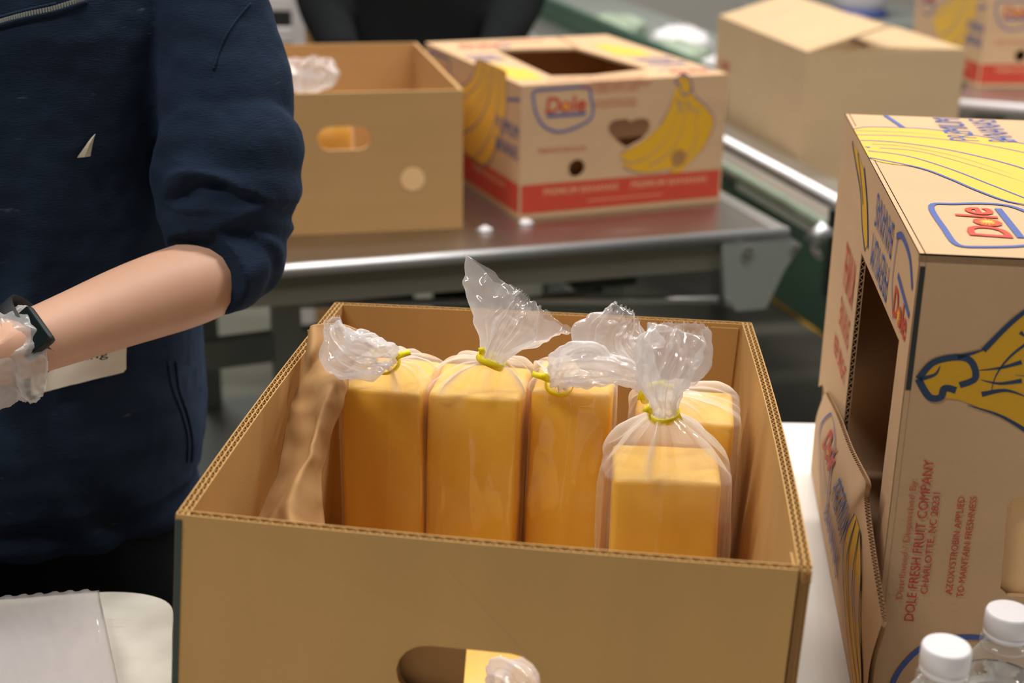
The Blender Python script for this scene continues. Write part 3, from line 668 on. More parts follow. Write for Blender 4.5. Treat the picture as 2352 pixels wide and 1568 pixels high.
# print on the strip above the hole: bananas, two lines of lettering, logo
def lp_(*q): return [fL.px(x, y) for x, y in q]
pr.poly('printed_bananas', 'yellow2', lp_((1960, 328), (1972, 350), (1986, 395), (1993, 470), (1994, 560), (1988, 574), (1982, 520), (1978, 440), (1968, 380)))
pr.line('printed_banana_outline', 'navyink', lp_((1959, 326), (1968, 380), (1978, 440), (1982, 520), (1988, 575)), .004); pr.line('printed_banana_outline', 'navyink', lp_((1986, 385), (1993, 470), (1995, 570)), .004)
pr.line('printed_banana_outline', 'navyink', lp_((1972, 350), (1980, 420), (1984, 470)), .003)
c0, c1 = fL.px(2002, 452), fL.px(2048, 590)
vt = .372; vb = .338
pr.text('printed_lettering', 'blue', 'BANANAS', .388, .390, .285, .361, 0); pr.text('printed_lettering', 'blue', 'PREMIUM', .388, .355, .285, .326, 0)
pr.line('printed_logo_outline', 'blue', [(.405, .385), (.43, .392), (.47, .388), (.495, .372)], .005); pr.line('printed_logo_outline', 'blue', [(.41, .384), (.408, .35), (.43, .327)], .002)
pr.line('printed_logo_underline', 'blue', [(.43, .362), (.495, .352)], .005)
pr.text('printed_logo_lettering', 'red', 'Dole', .425, .330, .49, .353, .02)
burst(pr, .455, .338, .009)
# red lettering on the strip behind the hole
bp_ = lp_((1918, 620), (1948, 690), (1940, 850), (1912, 760))
pr.text('printed_lettering', 'red2', 'PREMIUM', .12, .255, .20, .30, .01); pr.text('printed_lettering', 'red2', 'BANANAS', .12, .215, .20, .245, .01); pr.text('printed_lettering', 'red', 'KEEP UPRIGHT', .10, .180, .205, .20, .01)
pr.flush()
# dark strip standing in for shade in the gap between lid and end panel
sl_ = Face(o + ex * 0, ex, ez)
panel('corner_gap_shade', sl_, [rect(.0012, .30, .0048, .392)], .0002, M['blackish'], RB).location += -ey * .0003
# lower flap bulging outwards with a torn corrugated edge
tops = [(1895, 900), (1922, 955), (1948, 1025), (1974, 1078), (1988, 1110), (1985, 1150), (1996, 1240), (2010, 1330), (2027, 1428)]
nt_ = [.003, .010, .014, .016, .017, .015, .013, .009, .002]
def flap_grid(off):
    g = []
    for k, (x, y) in enumerate(tops):
        u, v = fL.px(x, y, nt_[k]); T0 = fL.P(u, v, nt_[k] - off)
        ub = D_ * k / (len(tops) - 1); u2 = lerp(u, ub, .5)
        g.append([tuple(T0), tuple(fL.P(lerp(u, ub, .35), v * .68, nt_[k] * .95 + .003 - off)), tuple(fL.P(lerp(u, ub, .75), v * .3, nt_[k] * .5 + .001 - off)), tuple(fL.P(ub, 0, -off))])
    return g
def grid_mb(g, m, n):
    a = [spline(c, n) for c in g]; b = [spline([a[i][j] for i in range(len(a))], m) for j in range(n)]
    return [[V3(b[j][i]) for j in range(n)] for i in range(m)]
NM, NN = 49, 13
g0, g1 = grid_mb(flap_grid(0), NM, NN), grid_mb(flap_grid(.004), NM, NN)
mb = MB(); fcs = [(i * NN + j, (i + 1) * NN + j, (i + 1) * NN + j + 1, i * NN + j + 1) for i in range(NM - 1) for j in range(NN - 1)]
mb.add([q for r_ in g0 for q in r_], fcs); mb.add([q for r_ in g1 for q in r_], [f[::-1] for f in fcs])
fp = mb.build('bulging_flap', M['kraft_light'], RB, True)
fl = MB()
for i in range(NM - 1):
    A, B = lerp(g0[i][0], g1[i][0], .5), lerp(g0[i + 1][0], g1[i + 1][0], .5); flutes(fl, A, B, (g0[i][0] - g1[i][0]).normalized(), .0036, (g0[i][1] - g0[i][0]).normalized(), .006, .0055)
fl.build('corrugated_edge', M['kraft_light'], fp, kind='stuff')
class GridFace:
    def __init__(s, g): s.g = g
    def P(s, u, v, n=0):
        i = min(max(u, 0), .999) * (NM - 1); j = (1 - min(max(v, 0.001), 1)) * (NN - 1); i0, j0 = int(i), min(int(j), NN - 2); a, b = i - i0, j - j0; g = s.g
        return lerp(lerp(g[i0][j0], g[i0 + 1][j0], a), lerp(g[i0][j0 + 1], g[i0 + 1][j0 + 1], a), b) + fL.N * (n + .0008)
pr = Print(GridFace(g0), fp)
# shield + lettering + bananas in (u along flap, v up)
pr.line('printed_logo_outline', 'blue', [(.10, .95), (.08, .72), (.13, .55), (.22, .40), (.31, .30), (.335, .42), (.30, .6), (.2, .85), (.10, .95)], .007, m=60)
pr.text('printed_logo_lettering', 'red', 'Dole', .14, .66, .26, .86, .02); pr.line('printed_logo_underline', 'blue', [(.16, .62), (.30, .50)], .006)
burst(pr, .2, .74, .02)
for a, b, s_t in ((.60, .84, 'PREMIUM'), (.30, .54, 'BANANAS')):
    pr.text('printed_lettering', 'blue', s_t, .33, a - .02, .60, b - .06, 0)
pr.poly('printed_bananas', 'yellow2', [(.62, .86), (.70, .9), (.82, .8), (.93, .55), (.97, .3), (.9, .2), (.8, .3), (.7, .5), (.63, .7)])
for q in ([(.62, .86), (.63, .7), (.7, .5), (.8, .3), (.9, .2)], [(.65, .87), (.70, .65), (.80, .45), (.92, .3)], [(.69, .9), (.76, .72), (.85, .55), (.95, .38)], [(.70, .9), (.82, .8), (.93, .55), (.97, .3)]): pr.line('printed_banana_outline', 'navyink', q, .008, m=30)
pr.flush()

# ---------------------------------------------------------------- steel sorting table
TZ = .77
Rc = V3((.475, 2.385, TZ)); e1 = V3((.952, .305, 0)).normalized(); e2 = V3((-e1.y, e1.x, 0))
q_ = lambda s, d, z: Rc + e1 * s + e2 * d + V3((0, 0, z - TZ))
ST = thing('steel_table', 'stainless steel sorting table carrying the boxes behind the cheese box', 'table', q_(-.9, .4, 0))
MB().box(q_(-2.0, .01, TZ - .004), e1 * 1.99, e2 * .90, V3((0, 0, .004))).build('table_plate', M['steel_plate'], ST)
MB().tube([q_(-2.0, 0, TZ - .008), q_(-.0, 0, TZ - .008)], .0105, 14).build('front_edge', M['steel_bright'], ST, True)
MB().box(q_(-2.0, .004, TZ - .066), e1 * 1.88, e2 * .006, V3((0, 0, .056))).build('apron', M['apron'], ST)
MB().box(q_(-.03, .0, TZ - .012), e1 * .03, e2 * .60, V3((0, 0, .014)), .003).build('side_edge', M['steel'], ST)
# angled end bracket with bolts
bf = Face(q_(0, -.002, TZ), e1, V3((0, 0, 1)))
b_pts = [bf.px(x, y) for x, y in [(1655, 560), (1672, 541), (1800, 534), (1838, 560), (1800, 615), (1756, 706), (1690, 712), (1664, 690)]]
br = prism(MB(), bf.P, [b_pts[::-1]], -.006, .006).build('end_bracket', M['grey_paint'], ST)
for x, y, r_ in ((1714, 574, .009), (1667, 692, .006), (1822, 566, .006)):
    u, v = bf.px(x, y); prism(MB(), bf.P, [circle(u, v, r_, 12)], .006, .011).build('bolt', M['steel'], br)
MB().tube([bf.P(*bf.px(1650, 688)), at_y(1200, 690, 2.40)  , at_y(640, 700, 2.3)], .0075, 10).build('lower_rail', M['steel'], ST, True)
for s, d in ((-.88, .10), (-.22, .3), (-.95, .8), (-.15, .82), (-1.9, .1)):
    MB().box(q_(s, d, 0), e1 * .045, e2 * .045, V3((0, 0, TZ - .01))).build('leg', M['grey_paint'], ST)
MB().bar(q_(-1.9, .12, .55), q_(-.2, .32, .55), .03, .05).build('cross_beam', M['grey_paint'], ST)
MB().bar(q_(-1.5, .42, .66), q_(-.12, .42, .66), .05, .06).build('cross_beam', M['green_paint'], ST)
MB().box(q_(-.30, .25, .60), e1 * .13, e2 * .10, V3((0, 0, .09)), .008).build('drive_housing', M['blackish'], ST)
MB().box(q_(-.78, .30, .615), e1 * .09, e2 * .10, V3((0, 0, .07)), .006).build('drive_housing', M['blackish'], ST)
MB().box(q_(-.62, .32, .60), e1 * .22, e2 * .10, V3((0, 0, .085)), .006).build('drive_housing', M['blackish'], ST)
MB().box(q_(-1.9, .15, .18), e1 * 1.85, e2 * .7, V3((0, 0, .03))).build('lower_shelf', M['grey_paint'], ST)
# scraps of paper on it
for k, (x, y, lab) in enumerate(((1113, 530, 'tiny white paper scrap on the steel table left of the banana box'), (1206, 514, 'white paper scrap under the front corner of the banana box'))):
    c = at_z(x, y, TZ); mb = MB(); n = 14
    r0 = [c + V3((cos(2 * pi * i / n) * (.012 + .004 * sin(3 * i + k)), sin(2 * pi * i / n) * (.012 + .003 * cos(2 * i)), .0005)) for i in range(n)]
    mb.loft([r0, [lerp(p, c, .15) + V3((0, 0, .004 + .003 * sin(5 * i))) for i, p in enumerate(r0)], [lerp(p, c, .6) + V3((0, 0, .007 + .002 * cos(4 * i))) for i, p in enumerate(r0)]])
    tag(mb.build('paper_scrap', M['white_plastic'], None, True), lab, 'paper scrap', 'paper scraps on the steel table')

# ---------------------------------------------------------------- open box behind, left
def plain_open_box(name, label, x, y, z, yaw, w_, d_, h_, mat, fr_hole=None, t_=.006):
    o, ex, ey, ez = axes(x, y, z, yaw); T = thing(name, label, 'box', o)
    f = Face(o, ex, ez); pf = panel('front_panel', f, [rect(0, 0, w_, h_)] + (fr_hole(f) if fr_hole else []), t_, mat, T)
    panel('side_panel', Face(o + ex * w_, ey, ez), [rect(t_, 0, d_, h_)], t_, mat, T)
    panel('back_panel', Face(o + ex * w_ + ey * d_, -ex, ez), [rect(t_, 0, w_ - t_, h_)], t_, mat, T)
    panel('side_panel', Face(o + ey * d_, -ey, ez), [rect(0, 0, d_ - t_, h_)], t_, mat, T)
    panel('bottom_panel', Face(o + ez * t_ + ex * t_ + ey * t_, ex, ey), [rect(0, 0, w_ - 2 * t_, d_ - 2 * t_)], t_ - .001, mat, T)
    return T, f, o, ex, ey, ez, pf
LB = plain_open_box('open_cardboard_box', 'plain open cardboard box behind the sleeve, a bagged loaf inside', -.478, 2.261, .7705, .215, .40, .529, .237, M['kraft_bg'],
    lambda f: [slot(f.px(729, 318)[0], f.px(780, 345)[1], f.px(852, 318)[0], f.px(780, 291)[1])])
u, v = LB[1].px(948, 411); panel('punched_disc', Face(LB[1].P(0, 0, .0008), LB[3], LB[5]), [circle(u, v, .0205)], .0006, M['kraft_pale'], LB[0], label='lighter round punch mark')
cx_, cy_ = LB[1].px(795, 320)
pc = LB[1].P(cx_, 0, -.09)
cheese_bag('bagged cheese loaf inside the open box behind the sleeve', pc.x - .03, pc.y, .777, .955, .2, .09, .08, (0, .0), at_y(715, 218, pc.y - .02),
    [(at_y(712, 204, pc.y - .02), .022, .02, 0), (at_y(712, 188, pc.y - .02), .038, .022, 0), (at_y(714, 166, pc.y - .02), .044, .02, .1), (at_y(712, 146, pc.y), .042, .012, .2)], 41, group='bagged cheese loaf behind', haze=(.12, .3))

# ---------------------------------------------------------------- banana box on the steel table (middle)
def banana_box(label, x, y, z, yaw, w_, d_, h_, dx=0, open_top=True):
    o, ex, ey, ez = axes(x, y, z, yaw); T = thing('banana_box', label, 'box', o, 'printed banana boxes'); t_ = .005; k = M['kraft_light']
    f = Face(o, ex, ez)
    heart = [(.204, .166), (.19, .166), (.176, .165), (.168, .159), (.166, .150), (.172, .138), (.197, .118), (.208, .114), (.237, .127), (.246, .137), (.249, .150), (.244, .162), (.228, .166), (.215, .163), (.208, .160)]
    p = panel('end_panel', f, [rect(0, 0, w_, h_), heart[::-1], circle(.108, .084, .016)], t_, k, T); pr = Print(f, p); panel40(pr)
    pr.poly('punched_disc', 'kraft_dark', circle(.309, .089, .015), .0006); pr.flush()
    panel('inner_tray_wall', Face(f.P(0, 0, -.035), f.U, f.V), [rect(.02, .01, w_ - .02, .125)], .003, M['kraft_dark'], T)  # dark inner wall added so the punched holes read as unlit
    f2 = Face(o + ey * d_, -ey, ez); p = panel('side_panel', f2, [rect(0, 0, d_ - t_, h_)], t_, k, T); pr = Print(f2, p); panel50(pr); pr.flush()
    panel('side_panel', Face(o + ex * w_, ey, ez), [rect(t_, 0, d_, h_)], t_, k, T)
    panel('end_panel', Face(o + ex * w_ + ey * d_, -ex, ez), [rect(t_, 0, w_ - t_, h_)], t_, k, T)
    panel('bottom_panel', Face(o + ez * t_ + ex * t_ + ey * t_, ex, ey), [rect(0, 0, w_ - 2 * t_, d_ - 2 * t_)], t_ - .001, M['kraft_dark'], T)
    ft = Face(o + ez * (h_ + t_), ex, ey)
    hl = [(.066, .055), (.16, .045), (.254, .069), (.248, .17), (.235, .272), (.16, .29), (.08, .301), (.07, .18)]
    hl = [(.085, .07), (.16, .058), (.285, .09), (.278, .17), (.262, .36), (.17, .375), (.10, .38), (.09, .2)] if open_top else []
    p = panel('lid_panel', ft, [rect(0, 0, w_, d_)] + ([hl] if hl else []), t_, k, T)
    pr = Print(ft, p)
    pr.poly('printed_bananas', 'yellow', [(.30, .25), (.36, .22), (.375, .30), (.34, .38), (.31, .39)]); pr.text('printed_lettering', 'blue', 'PREMIUM', .31, .12, .385, .15, .02); pr.text('printed_lettering', 'blue', 'BANANAS', .31, .17, .385, .20, .02)
    pr.text('printed_logo_lettering', 'red', 'Dole', .31, .03, .38, .06, .02); pr.line('printed_logo_outline', 'blue', [(.29, .06), (.33, .085), (.38, .08), (.39, .03)], .004)
    pr.poly('printed_bananas', 'yellow', [(.01, .05), (.06, .04), (.07, .14), (.03, .22), (.012, .2)]); pr.text('printed_lettering', 'blue', 'PREMIUM', .015, .26, .075, .285, .02); pr.text('printed_lettering', 'blue', 'BANANAS', .015, .30, .075, .325, .02)
    pr.text('printed_logo_lettering', 'red', 'Dole', .05, .42, .13, .46, .02); pr.line('printed_logo_outline', 'blue', [(.03, .41), (.08, .39), (.14, .41), (.14, .47)], .004)
    pr.text('printed_lettering', 'red2', 'PREMIUM BANANAS', .06, .02, .25, .034, .01); pr.line('printed_curve', 'red2', [(.15, .47), (.24, .47)], .01)
    pr.line('panel_crease', 'kraft_dark', [(.27, .37), (.285, .50)], .006)
    pr.flush(); return T
banana_box('banana box with a big square hole in its lid, on the steel table behind', .009, 2.408, .7705, .387, .40, .508, .230)

# ---------------------------------------------------------------- diagonal conveyor behind
d1 = V3((-.262, .965, 0)).normalized(); d2 = V3((d1.y, -d1.x, 0)); O_ = V3((.596, 2.567, .77))
k_ = lambda s, d, z: O_ + d1 * s + d2 * d + V3((0, 0, z - .77))
CV = thing('roller_conveyor', 'long diagonal conveyor with tube rail and dark green side frame', 'conveyor', k_(1.2, .25, 0))
MB().tube([k_(-.45, 0, .77), k_(3.6, 0, .77)], .0145, 14).build('guard_rail', M['steel_bright'], CV, True)
MB().tube([k_(-.1, .02, .705), k_(3.6, .02, .705)], .012, 12).build('guard_rail', M['pale_green'], CV, True)
MB().box(k_(-.35, .03, .70), d2 * .165, d1 * 4.4, V3((0, 0, .015))).build('conveyor_belt', M['steel'], CV)
MB().box(k_(1.30, .195, .70), d2 * .10, d1 * 2.75, V3((0, 0, .015))).build('conveyor_belt', M['steel'], CV)
MB().box(k_(-.2, .20, .585), d2 * .50, d1 * 1.45, V3((0, 0, .015))).build('lower_bed', M['steel'], CV)
MB().box(k_(-.40, .015, .50), d2 * .012, d1 * 4.4, V3((0, 0, .17))).build('side_frame', M['green_paint'], CV)
MB().box(k_(1.30, .30, .60), d2 * .03, d1 * 2.9, V3((0, 0, .19)), .004).build('side_frame', M['green_paint'], CV)
MB().box(k_(1.30, .335, .64), d2 * .62, d1 * 2.9, V3((0, 0, .015))).build('side_shelf', M['grey_paint'], CV)
MB().box(k_(-.41, .03, .44), d2 * .51, d1 * .012, V3((0, 0, .14))).build('end_frame', M['green_paint'], CV)
for s in (.02, 1.3, 2.6): MB().box(k_(s, .01, .58), d2 * .02, d1 * .022, V3((0, 0, .19))).build('rail_post', M['blackish'], CV)
for s, d in ((-.2, .06), (-.2, .48), (1.6, .06), (1.6, .48), (3.4, .06), (3.4, .48)): MB().box(k_(s, d, 0), d2 * .04, d1 * .04, V3((0, 0, .584))).build('leg', M['grey_paint'], CV)
for x, y in ((1882, 590), (1876, 565)): 
    c = at_y(x, y, 2.50); MB().tube([c, c + V3((0, .05, 0))], .007, 10).build('bolt', M['steel_bright'], CV)
MB().tube([at_y(1900, 520, 2.50), at_y(1862, 560, 2.5)], .016, 12).build('end_roller', M['steel_bright'], CV, True)

# tall carton on the conveyor
o, ex, ey, ez = axes(.643, 3.178, .602, .191); tw, td, th = .38, .62, .352
TB = thing('tall_carton', 'tall beige carton with half-closed flaps on the diagonal conveyor', 'box', o); kt = M['kraft_tall']; t_ = .006
panel('front_panel', Face(o, ex, ez), [rect(0, 0, tw, th)], t_, kt, TB)
pl_ = panel('side_panel', Face(o + ey * td, -ey, ez), [rect(0, 0, td - t_, th)], t_, kt, TB)
panel('side_panel', Face(o + ex * tw, ey, ez), [rect(t_, 0, td, th)], t_, kt, TB)
panel('back_panel', Face(o + ex * tw + ey * td, -ex, ez), [rect(t_, 0, tw - t_, th)], t_, kt, TB)
panel('bottom_panel', Face(o + ez * t_ + ex * t_ + ey * t_, ex, ey), [rect(0, 0, tw - 2 * t_, td - 2 * t_)], t_ - .001, kt, TB)
a20 = R(17)
panel('top_flap', Face(o + ez * th, ex * cos(a20) + ez * sin(a20), ey), [rect(.001, .002, .19, td - .01)], .005, kt, TB)
panel('top_flap', Face(o + ex * tw + ez * (th + .001) + ey * td, -ex * cos(.03) + ez * sin(.03), -ey), [[(0, .27), (.10, .25), (.22, td - .16), (.235, td - .01), (0, td - .002)]], .005, kt, TB)
u, v = Face(o + ey * td, -ey, ez).px(1662, 150)
pr = Print(Face(o + ey * td, -ey, ez), pl_); pr.text('printed_lettering', 'red', 'FRUIT', u - .02, v - .012, u + .05, v + .012, .02); pr.line('printed_mark', 'navyink', [(u + .03, v - .06), (u + .03, v - .16)], .02); pr.flush()

# far banana box on a second steel table
o2 = V3((1.224, 3.895, .0))
FT = thing('steel_table', 'second steel table far right under the farther banana box', 'table', (1.6, 4.0, 0))
fy = V3((.93, -.36, 0)).normalized(); fx = V3((fy.y * -1, fy.x, 0))
base = at_z(2196, 238, .77)
MB().box(base + V3((0, 0, -.02)), fx * 1.0, V3((fx.y, -fx.x, 0)) * 1.2, V3((0, 0, .02))).build('table_plate', M['steel'], FT)
MB().tube([base, base + V3((fx.y, -fx.x, 0)) * 1.2], .012, 10).build('front_edge', M['white_plastic'], FT, True)
for a, b in ((.05, .05), (.05, 1.1), (.95, .05), (.95, 1.1)): MB().box(V3((base.x, base.y, 0)) + fx * a + V3((fx.y, -fx.x, 0)) * b, V3((.04, 0, 0)), V3((0, .04, 0)), V3((0, 0, .749))).build('leg', M['grey_paint'], FT)
far = at_z(2245, 202, .7705)
banana_box('farther banana box at the upper right behind the tall carton', far.x, far.y, .772, .10, .40, .508, .235, open_top=False)

# ---------------------------------------------------------------- clutter at the top of the view
g_ = at_y(1260, 40, 5.0)
random.seed(5)
BAGS = [(1.50, .50, .10, 'pale_green', 'pale green bag nearest the tall carton on the conveyor shelf'), (1.78, .55, .09, 'white_plastic', 'white bag between two pale green ones on the conveyor shelf'), (2.06, .48, .11, 'pale_green', 'larger pale green bag in the middle of the conveyor shelf'), (2.38, .62, .10, 'white_plastic', 'second white bag farther along the conveyor shelf'), (2.70, .48, .12, 'pale_green', 'farthest pale green bag on the conveyor shelf')]
for i, (s, d, rb, mt, lab) in enumerate(BAGS):
    c = k_(s, d, .6555); n = 36; rings = []
    for a in range(13):
        t = a / 12; r_ = rb * (sin(pi * (.10 + .84 * t)) ** .6)
        rings.append([c + V3((cos(2 * pi * j / n) * r_ * (1 + .5 * noise.noise(V3((cos(2 * pi * j / n) * 2, sin(2 * pi * j / n) * 2 + i * 5, a * .4)))), sin(2 * pi * j / n) * r_ * 1.15, t * .10 + (.02 * noise.noise(V3((j * .5, a * .5, i * 3))) if a else 0))) for j in range(n)])
    tag(MB().loft(rings).build('produce_bag', M[mt], None, True), lab, 'bag', 'bags on the conveyor shelf')
# stacked cartons and a white rack behind the helper
c = at_y(700, 130, 3.55)
CB = thing('cardboard_box', 'upright brown carton left of the person in black', 'box', (c.x + .07, 3.6, 0))
x0 = at_y(700, 50, 3.5).x
MB().abox(x0, x0 + .09, 3.50, 3.75, 0, 1.35, .003).build('carton_body', M['kraft_bg'], CB)
MB().abox(x0 + .09, x0 + .20, 3.752, 3.95, 0, 1.33, .003).build('carton_fold', M['kraft_dark'], CB)
x0 = at_y(1114, 60, 3.8).x
CB = thing('cardboard_box', 'narrow strip of brown carton right of the person in black', 'box', (x0 - .04, 3.87, 0))
MB().abox(x0 - .10, x0 + .027, 3.80, 3.95, 0, at_y(1125, 18, 3.8).z, .003).build('carton_body', M['kraft_bg'], CB)
RK = thing('white_rack', 'white metal rack at upper left behind the sleeve', 'rack', (-.75, 4.1, 0))
yk = 4.0; p0, p1 = at_y(672, 0, yk), at_y(695, 90, yk)
MB().abox(p0.x - .005, p0.x + .03, yk, yk + .03, 0, 1.3, .003).build('upright', M['white_plastic'], RK)
MB().abox(p0.x - 1.0, p0.x - .965, yk, yk + .03, 0, 1.3, .003).build('upright', M['white_plastic'], RK)
for y in (8, 82):
    z = at_y(650, y, yk).z; MB().abox(p0.x - .965, p0.x - .005, yk, yk + .03, z - .02, z + .02, .003).build('shelf_rail', M['white_plastic'], RK)
MB().abox(p0.x - .95, p0.x - .02, yk + .08, yk + .12, at_y(650, 72, yk).z, at_y(650, 22, yk).z, .003).build('back_panel', M['blackish'], RK)
# white sack with blue hem behind the tall carton
c = at_y(1985, 10, 6.5)
rings = []
for a in range(9):
    t = a / 8; r_ = .14 * (sin(pi * (.15 + .7 * t)) ** .5); rings.append([V3((c.x - .02 + cos(2 * pi * j / 20) * r_ * (1 + .08 * noise.noise(V3((j, a, 2)))), 6.5 + sin(2 * pi * j / 20) * r_, c.z - .03 + t * .3)) for j in range(20)])
WS = thing('white_sack', 'white sack with a blue hem behind the tall carton', 'sack', (c.x, 6.5, c.z - .05))
MB().loft(rings).build('sack_body', M['white_plastic'], WS, True); MB().lathe(V3((c.x - .02, 6.5, c.z - .05)), [(.10, 0), (.125, .006), (.13, .02), (.11, .03)], 20).build('blue_hem', M['blue'], WS, True)
SH = thing('stock_table', 'grey table far behind carrying the white sack', 'table', (c.x, 6.6, 0))
MB().abox(c.x - .5, c.x + .3, 6.3, 6.9, c.z - .09, c.z - .052, .004).build('tabletop', M['grey_paint'], SH)
for a, b in ((-.47, 6.33), (.23, 6.33), (-.47, 6.83), (.23, 6.83)): MB().abox(c.x + a, c.x + a + .04, b, b + .04, 0, c.z - .09).build('leg', M['grey_paint'], SH)
# yellow line taped on the floor
a, b = at_z(1770, 678, 0.001), at_z(1990, 830, 0.001); d = (b - a).normalized(); sd = V3((d.y, -d.x, 0)) * .022
o_ = MB().add([a - sd, a + sd, b + sd, b - sd, a - sd + V3((0, 0, .002)), a + sd + V3((0, 0, .002)), b + sd + V3((0, 0, .002)), b - sd + V3((0, 0, .002))], [(0, 1, 2, 3), (7, 6, 5, 4), (0, 4, 5, 1), (1, 5, 6, 2), (2, 6, 7, 3), (3, 7, 4, 0)]).build('floor_tape', M['yellow2'])
tag(o_, 'yellow marking tape on the concrete floor right of the steel table', 'floor tape')

# ---------------------------------------------------------------- people
from mathutils.bvhtree import BVHTree
def evaluated(mb, name, mods):
    o = mb if isinstance(mb, bpy.types.Object) else mesh_obj(name, mb.v, mb.f, None)
    for typ, kw in mods:
        md = o.modifiers.new(typ, typ)
        for k, v in kw.items(): setattr(md, k, v)
    dg = bpy.context.evaluated_depsgraph_get(); me = bpy.data.meshes.new_from_object(o.evaluated_get(dg))
    old = o.data; bpy.data.objects.remove(o); return me
def finish(me, name, mat, parent, disp=None):
    off = wloc(parent); me.calc_loop_triangles()
    ns = [V3(v.normal) for v in me.vertices]
    for v, n in zip(me.vertices, ns):
        if disp: v.co += n * disp(v.co.copy(), n)
    vs = [v.co.copy() for v in me.vertices]; fs = [tuple(p.vertices) for p in me.polygons]
    for v in me.vertices: v.co -= off
    me.materials.clear(); me.materials.append(mat); me.polygons.foreach_set('use_smooth', [True] * len(me.polygons)); me.name = name; me.update()
    o = bpy.data.objects.new(name, me); COL.objects.link(o); o.parent = parent
    return o, BVHTree.FromPolygons(vs, fs)
def superring(c, a, b, e, n=48, rot=0):
    out = []
    for j in range(n):
        t = 2 * pi * j / n; r = 1 / ((abs(cos(t)) / a) ** e + (abs(sin(t)) / b) ** e) ** (1 / e)
        x, y = r * cos(t), r * sin(t); out.append(c + V3((x * cos(rot) - y * sin(rot), x * sin(rot) + y * cos(rot), 0)))
    return out
def skin_body(chains, parent, mat, name='body'):
    """chains of (point, radius); a chain's first item may be an index string of an earlier node"""
    vs, rs, es, idx = [], [], [], {}
    for ch in chains:
        prev = None
        for it in ch:
            if isinstance(it, str): prev = idx[it]; continue
            p, r = V3(it[0]), it[1]; vs.append(p); rs.append(r); k = len(vs) - 1
            if len(it) > 2: idx[it[2]] = k
            if prev is not None: es.append((prev, k))
            prev = k
    me = bpy.data.meshes.new('t'); me.from_pydata([tuple(v) for v in vs], es, []); o = bpy.data.objects.new('t', me); COL.objects.link(o)
    md = o.modifiers.new('skin', 'SKIN'); md.use_smooth_shade = True
    lay = me.skin_vertices[0].data
    for k, r in enumerate(rs): lay[k].radius = (r, r)
    lay[0].use_root = True
    return finish(evaluated(o, name, [('SUBSURF', {'levels': 2, 'render_levels': 2})]), name, mat, parent)
def hand_chains(wrist, d, side, palm_n, tag_):
    """palm + five unequal bent fingers, from the wrist along d; side = towards the thumb, palm_n = palm's facing"""
    d, side, n = d.normalized(), side.normalized(), palm_n.normalized()
    pc = wrist + d * .045; ch = [[tag_, (pc, .021, tag_ + 'p')]]
    for k, L in enumerate((.072, .080, .075, .060)):
        b = wrist + d * .082 + side * (.028 - .019 * k)
        ch.append([tag_ + 'p', (b, .0095), (b + d * L * .42 + n * .004, .0088), (b + d * L * .74 + n * .018, .008), (b + d * L * .93 + n * .034, .0068)])
    b = wrist + d * .03 + side * .022
    ch.append([tag_ + 'p', (b, .012), (b + d * .028 + side * .022 + n * .008, .0105), (b + d * .056 + side * .028 + n * .02, .0085)])
    return ch
def head_parts(T, c, hair_mat):
    hm = MB(); rings = []
    for i in range(13):
        t = i / 12 * pi * .60; rings.append([c + V3((sin(t) * cos(2 * pi * j / 24) * .086, sin(t) * sin(2 * pi * j / 24) * .104 + .012, cos(t) * .112 + .004)) for j in range(24)])
    hm.loft(rings).build('hair', hair_mat, T, True)
    for s in (-1, 1):
        MB().lathe(c + V3((s * .031, -.088, -.004)), [(.001, -.011), (.009, -.007), (.012, 0), (.009, .007), (.001, .011)], 12).build('eye', M['white_plastic'], T, True)
        MB().lathe(c + V3((s * .084, .004, -.028)), [(.002, -.026), (.011, -.018), (.014, 0), (.015, .018), (.004, .03)], 10).build('ear', M['skin'], T, True)
    MB().loft([superring(c + V3((0, -.098 - k[1], k[0])), k[2], k[2] * .9, 2, 10) for k in ((-.045, .012, .014), (-.036, .018, .013), (-.02, .010, .009), (0, .002, .006))]).build('nose', M['skin'], T, True)
    MB().loft([superring(c + V3((0, -.088, -.066 + z)), a, b, 2, 14) for z, a, b in ((-.008, .010, .006), (0, .024, .011), (.007, .012, .007))]).build('mouth', M['red2'], T, True)

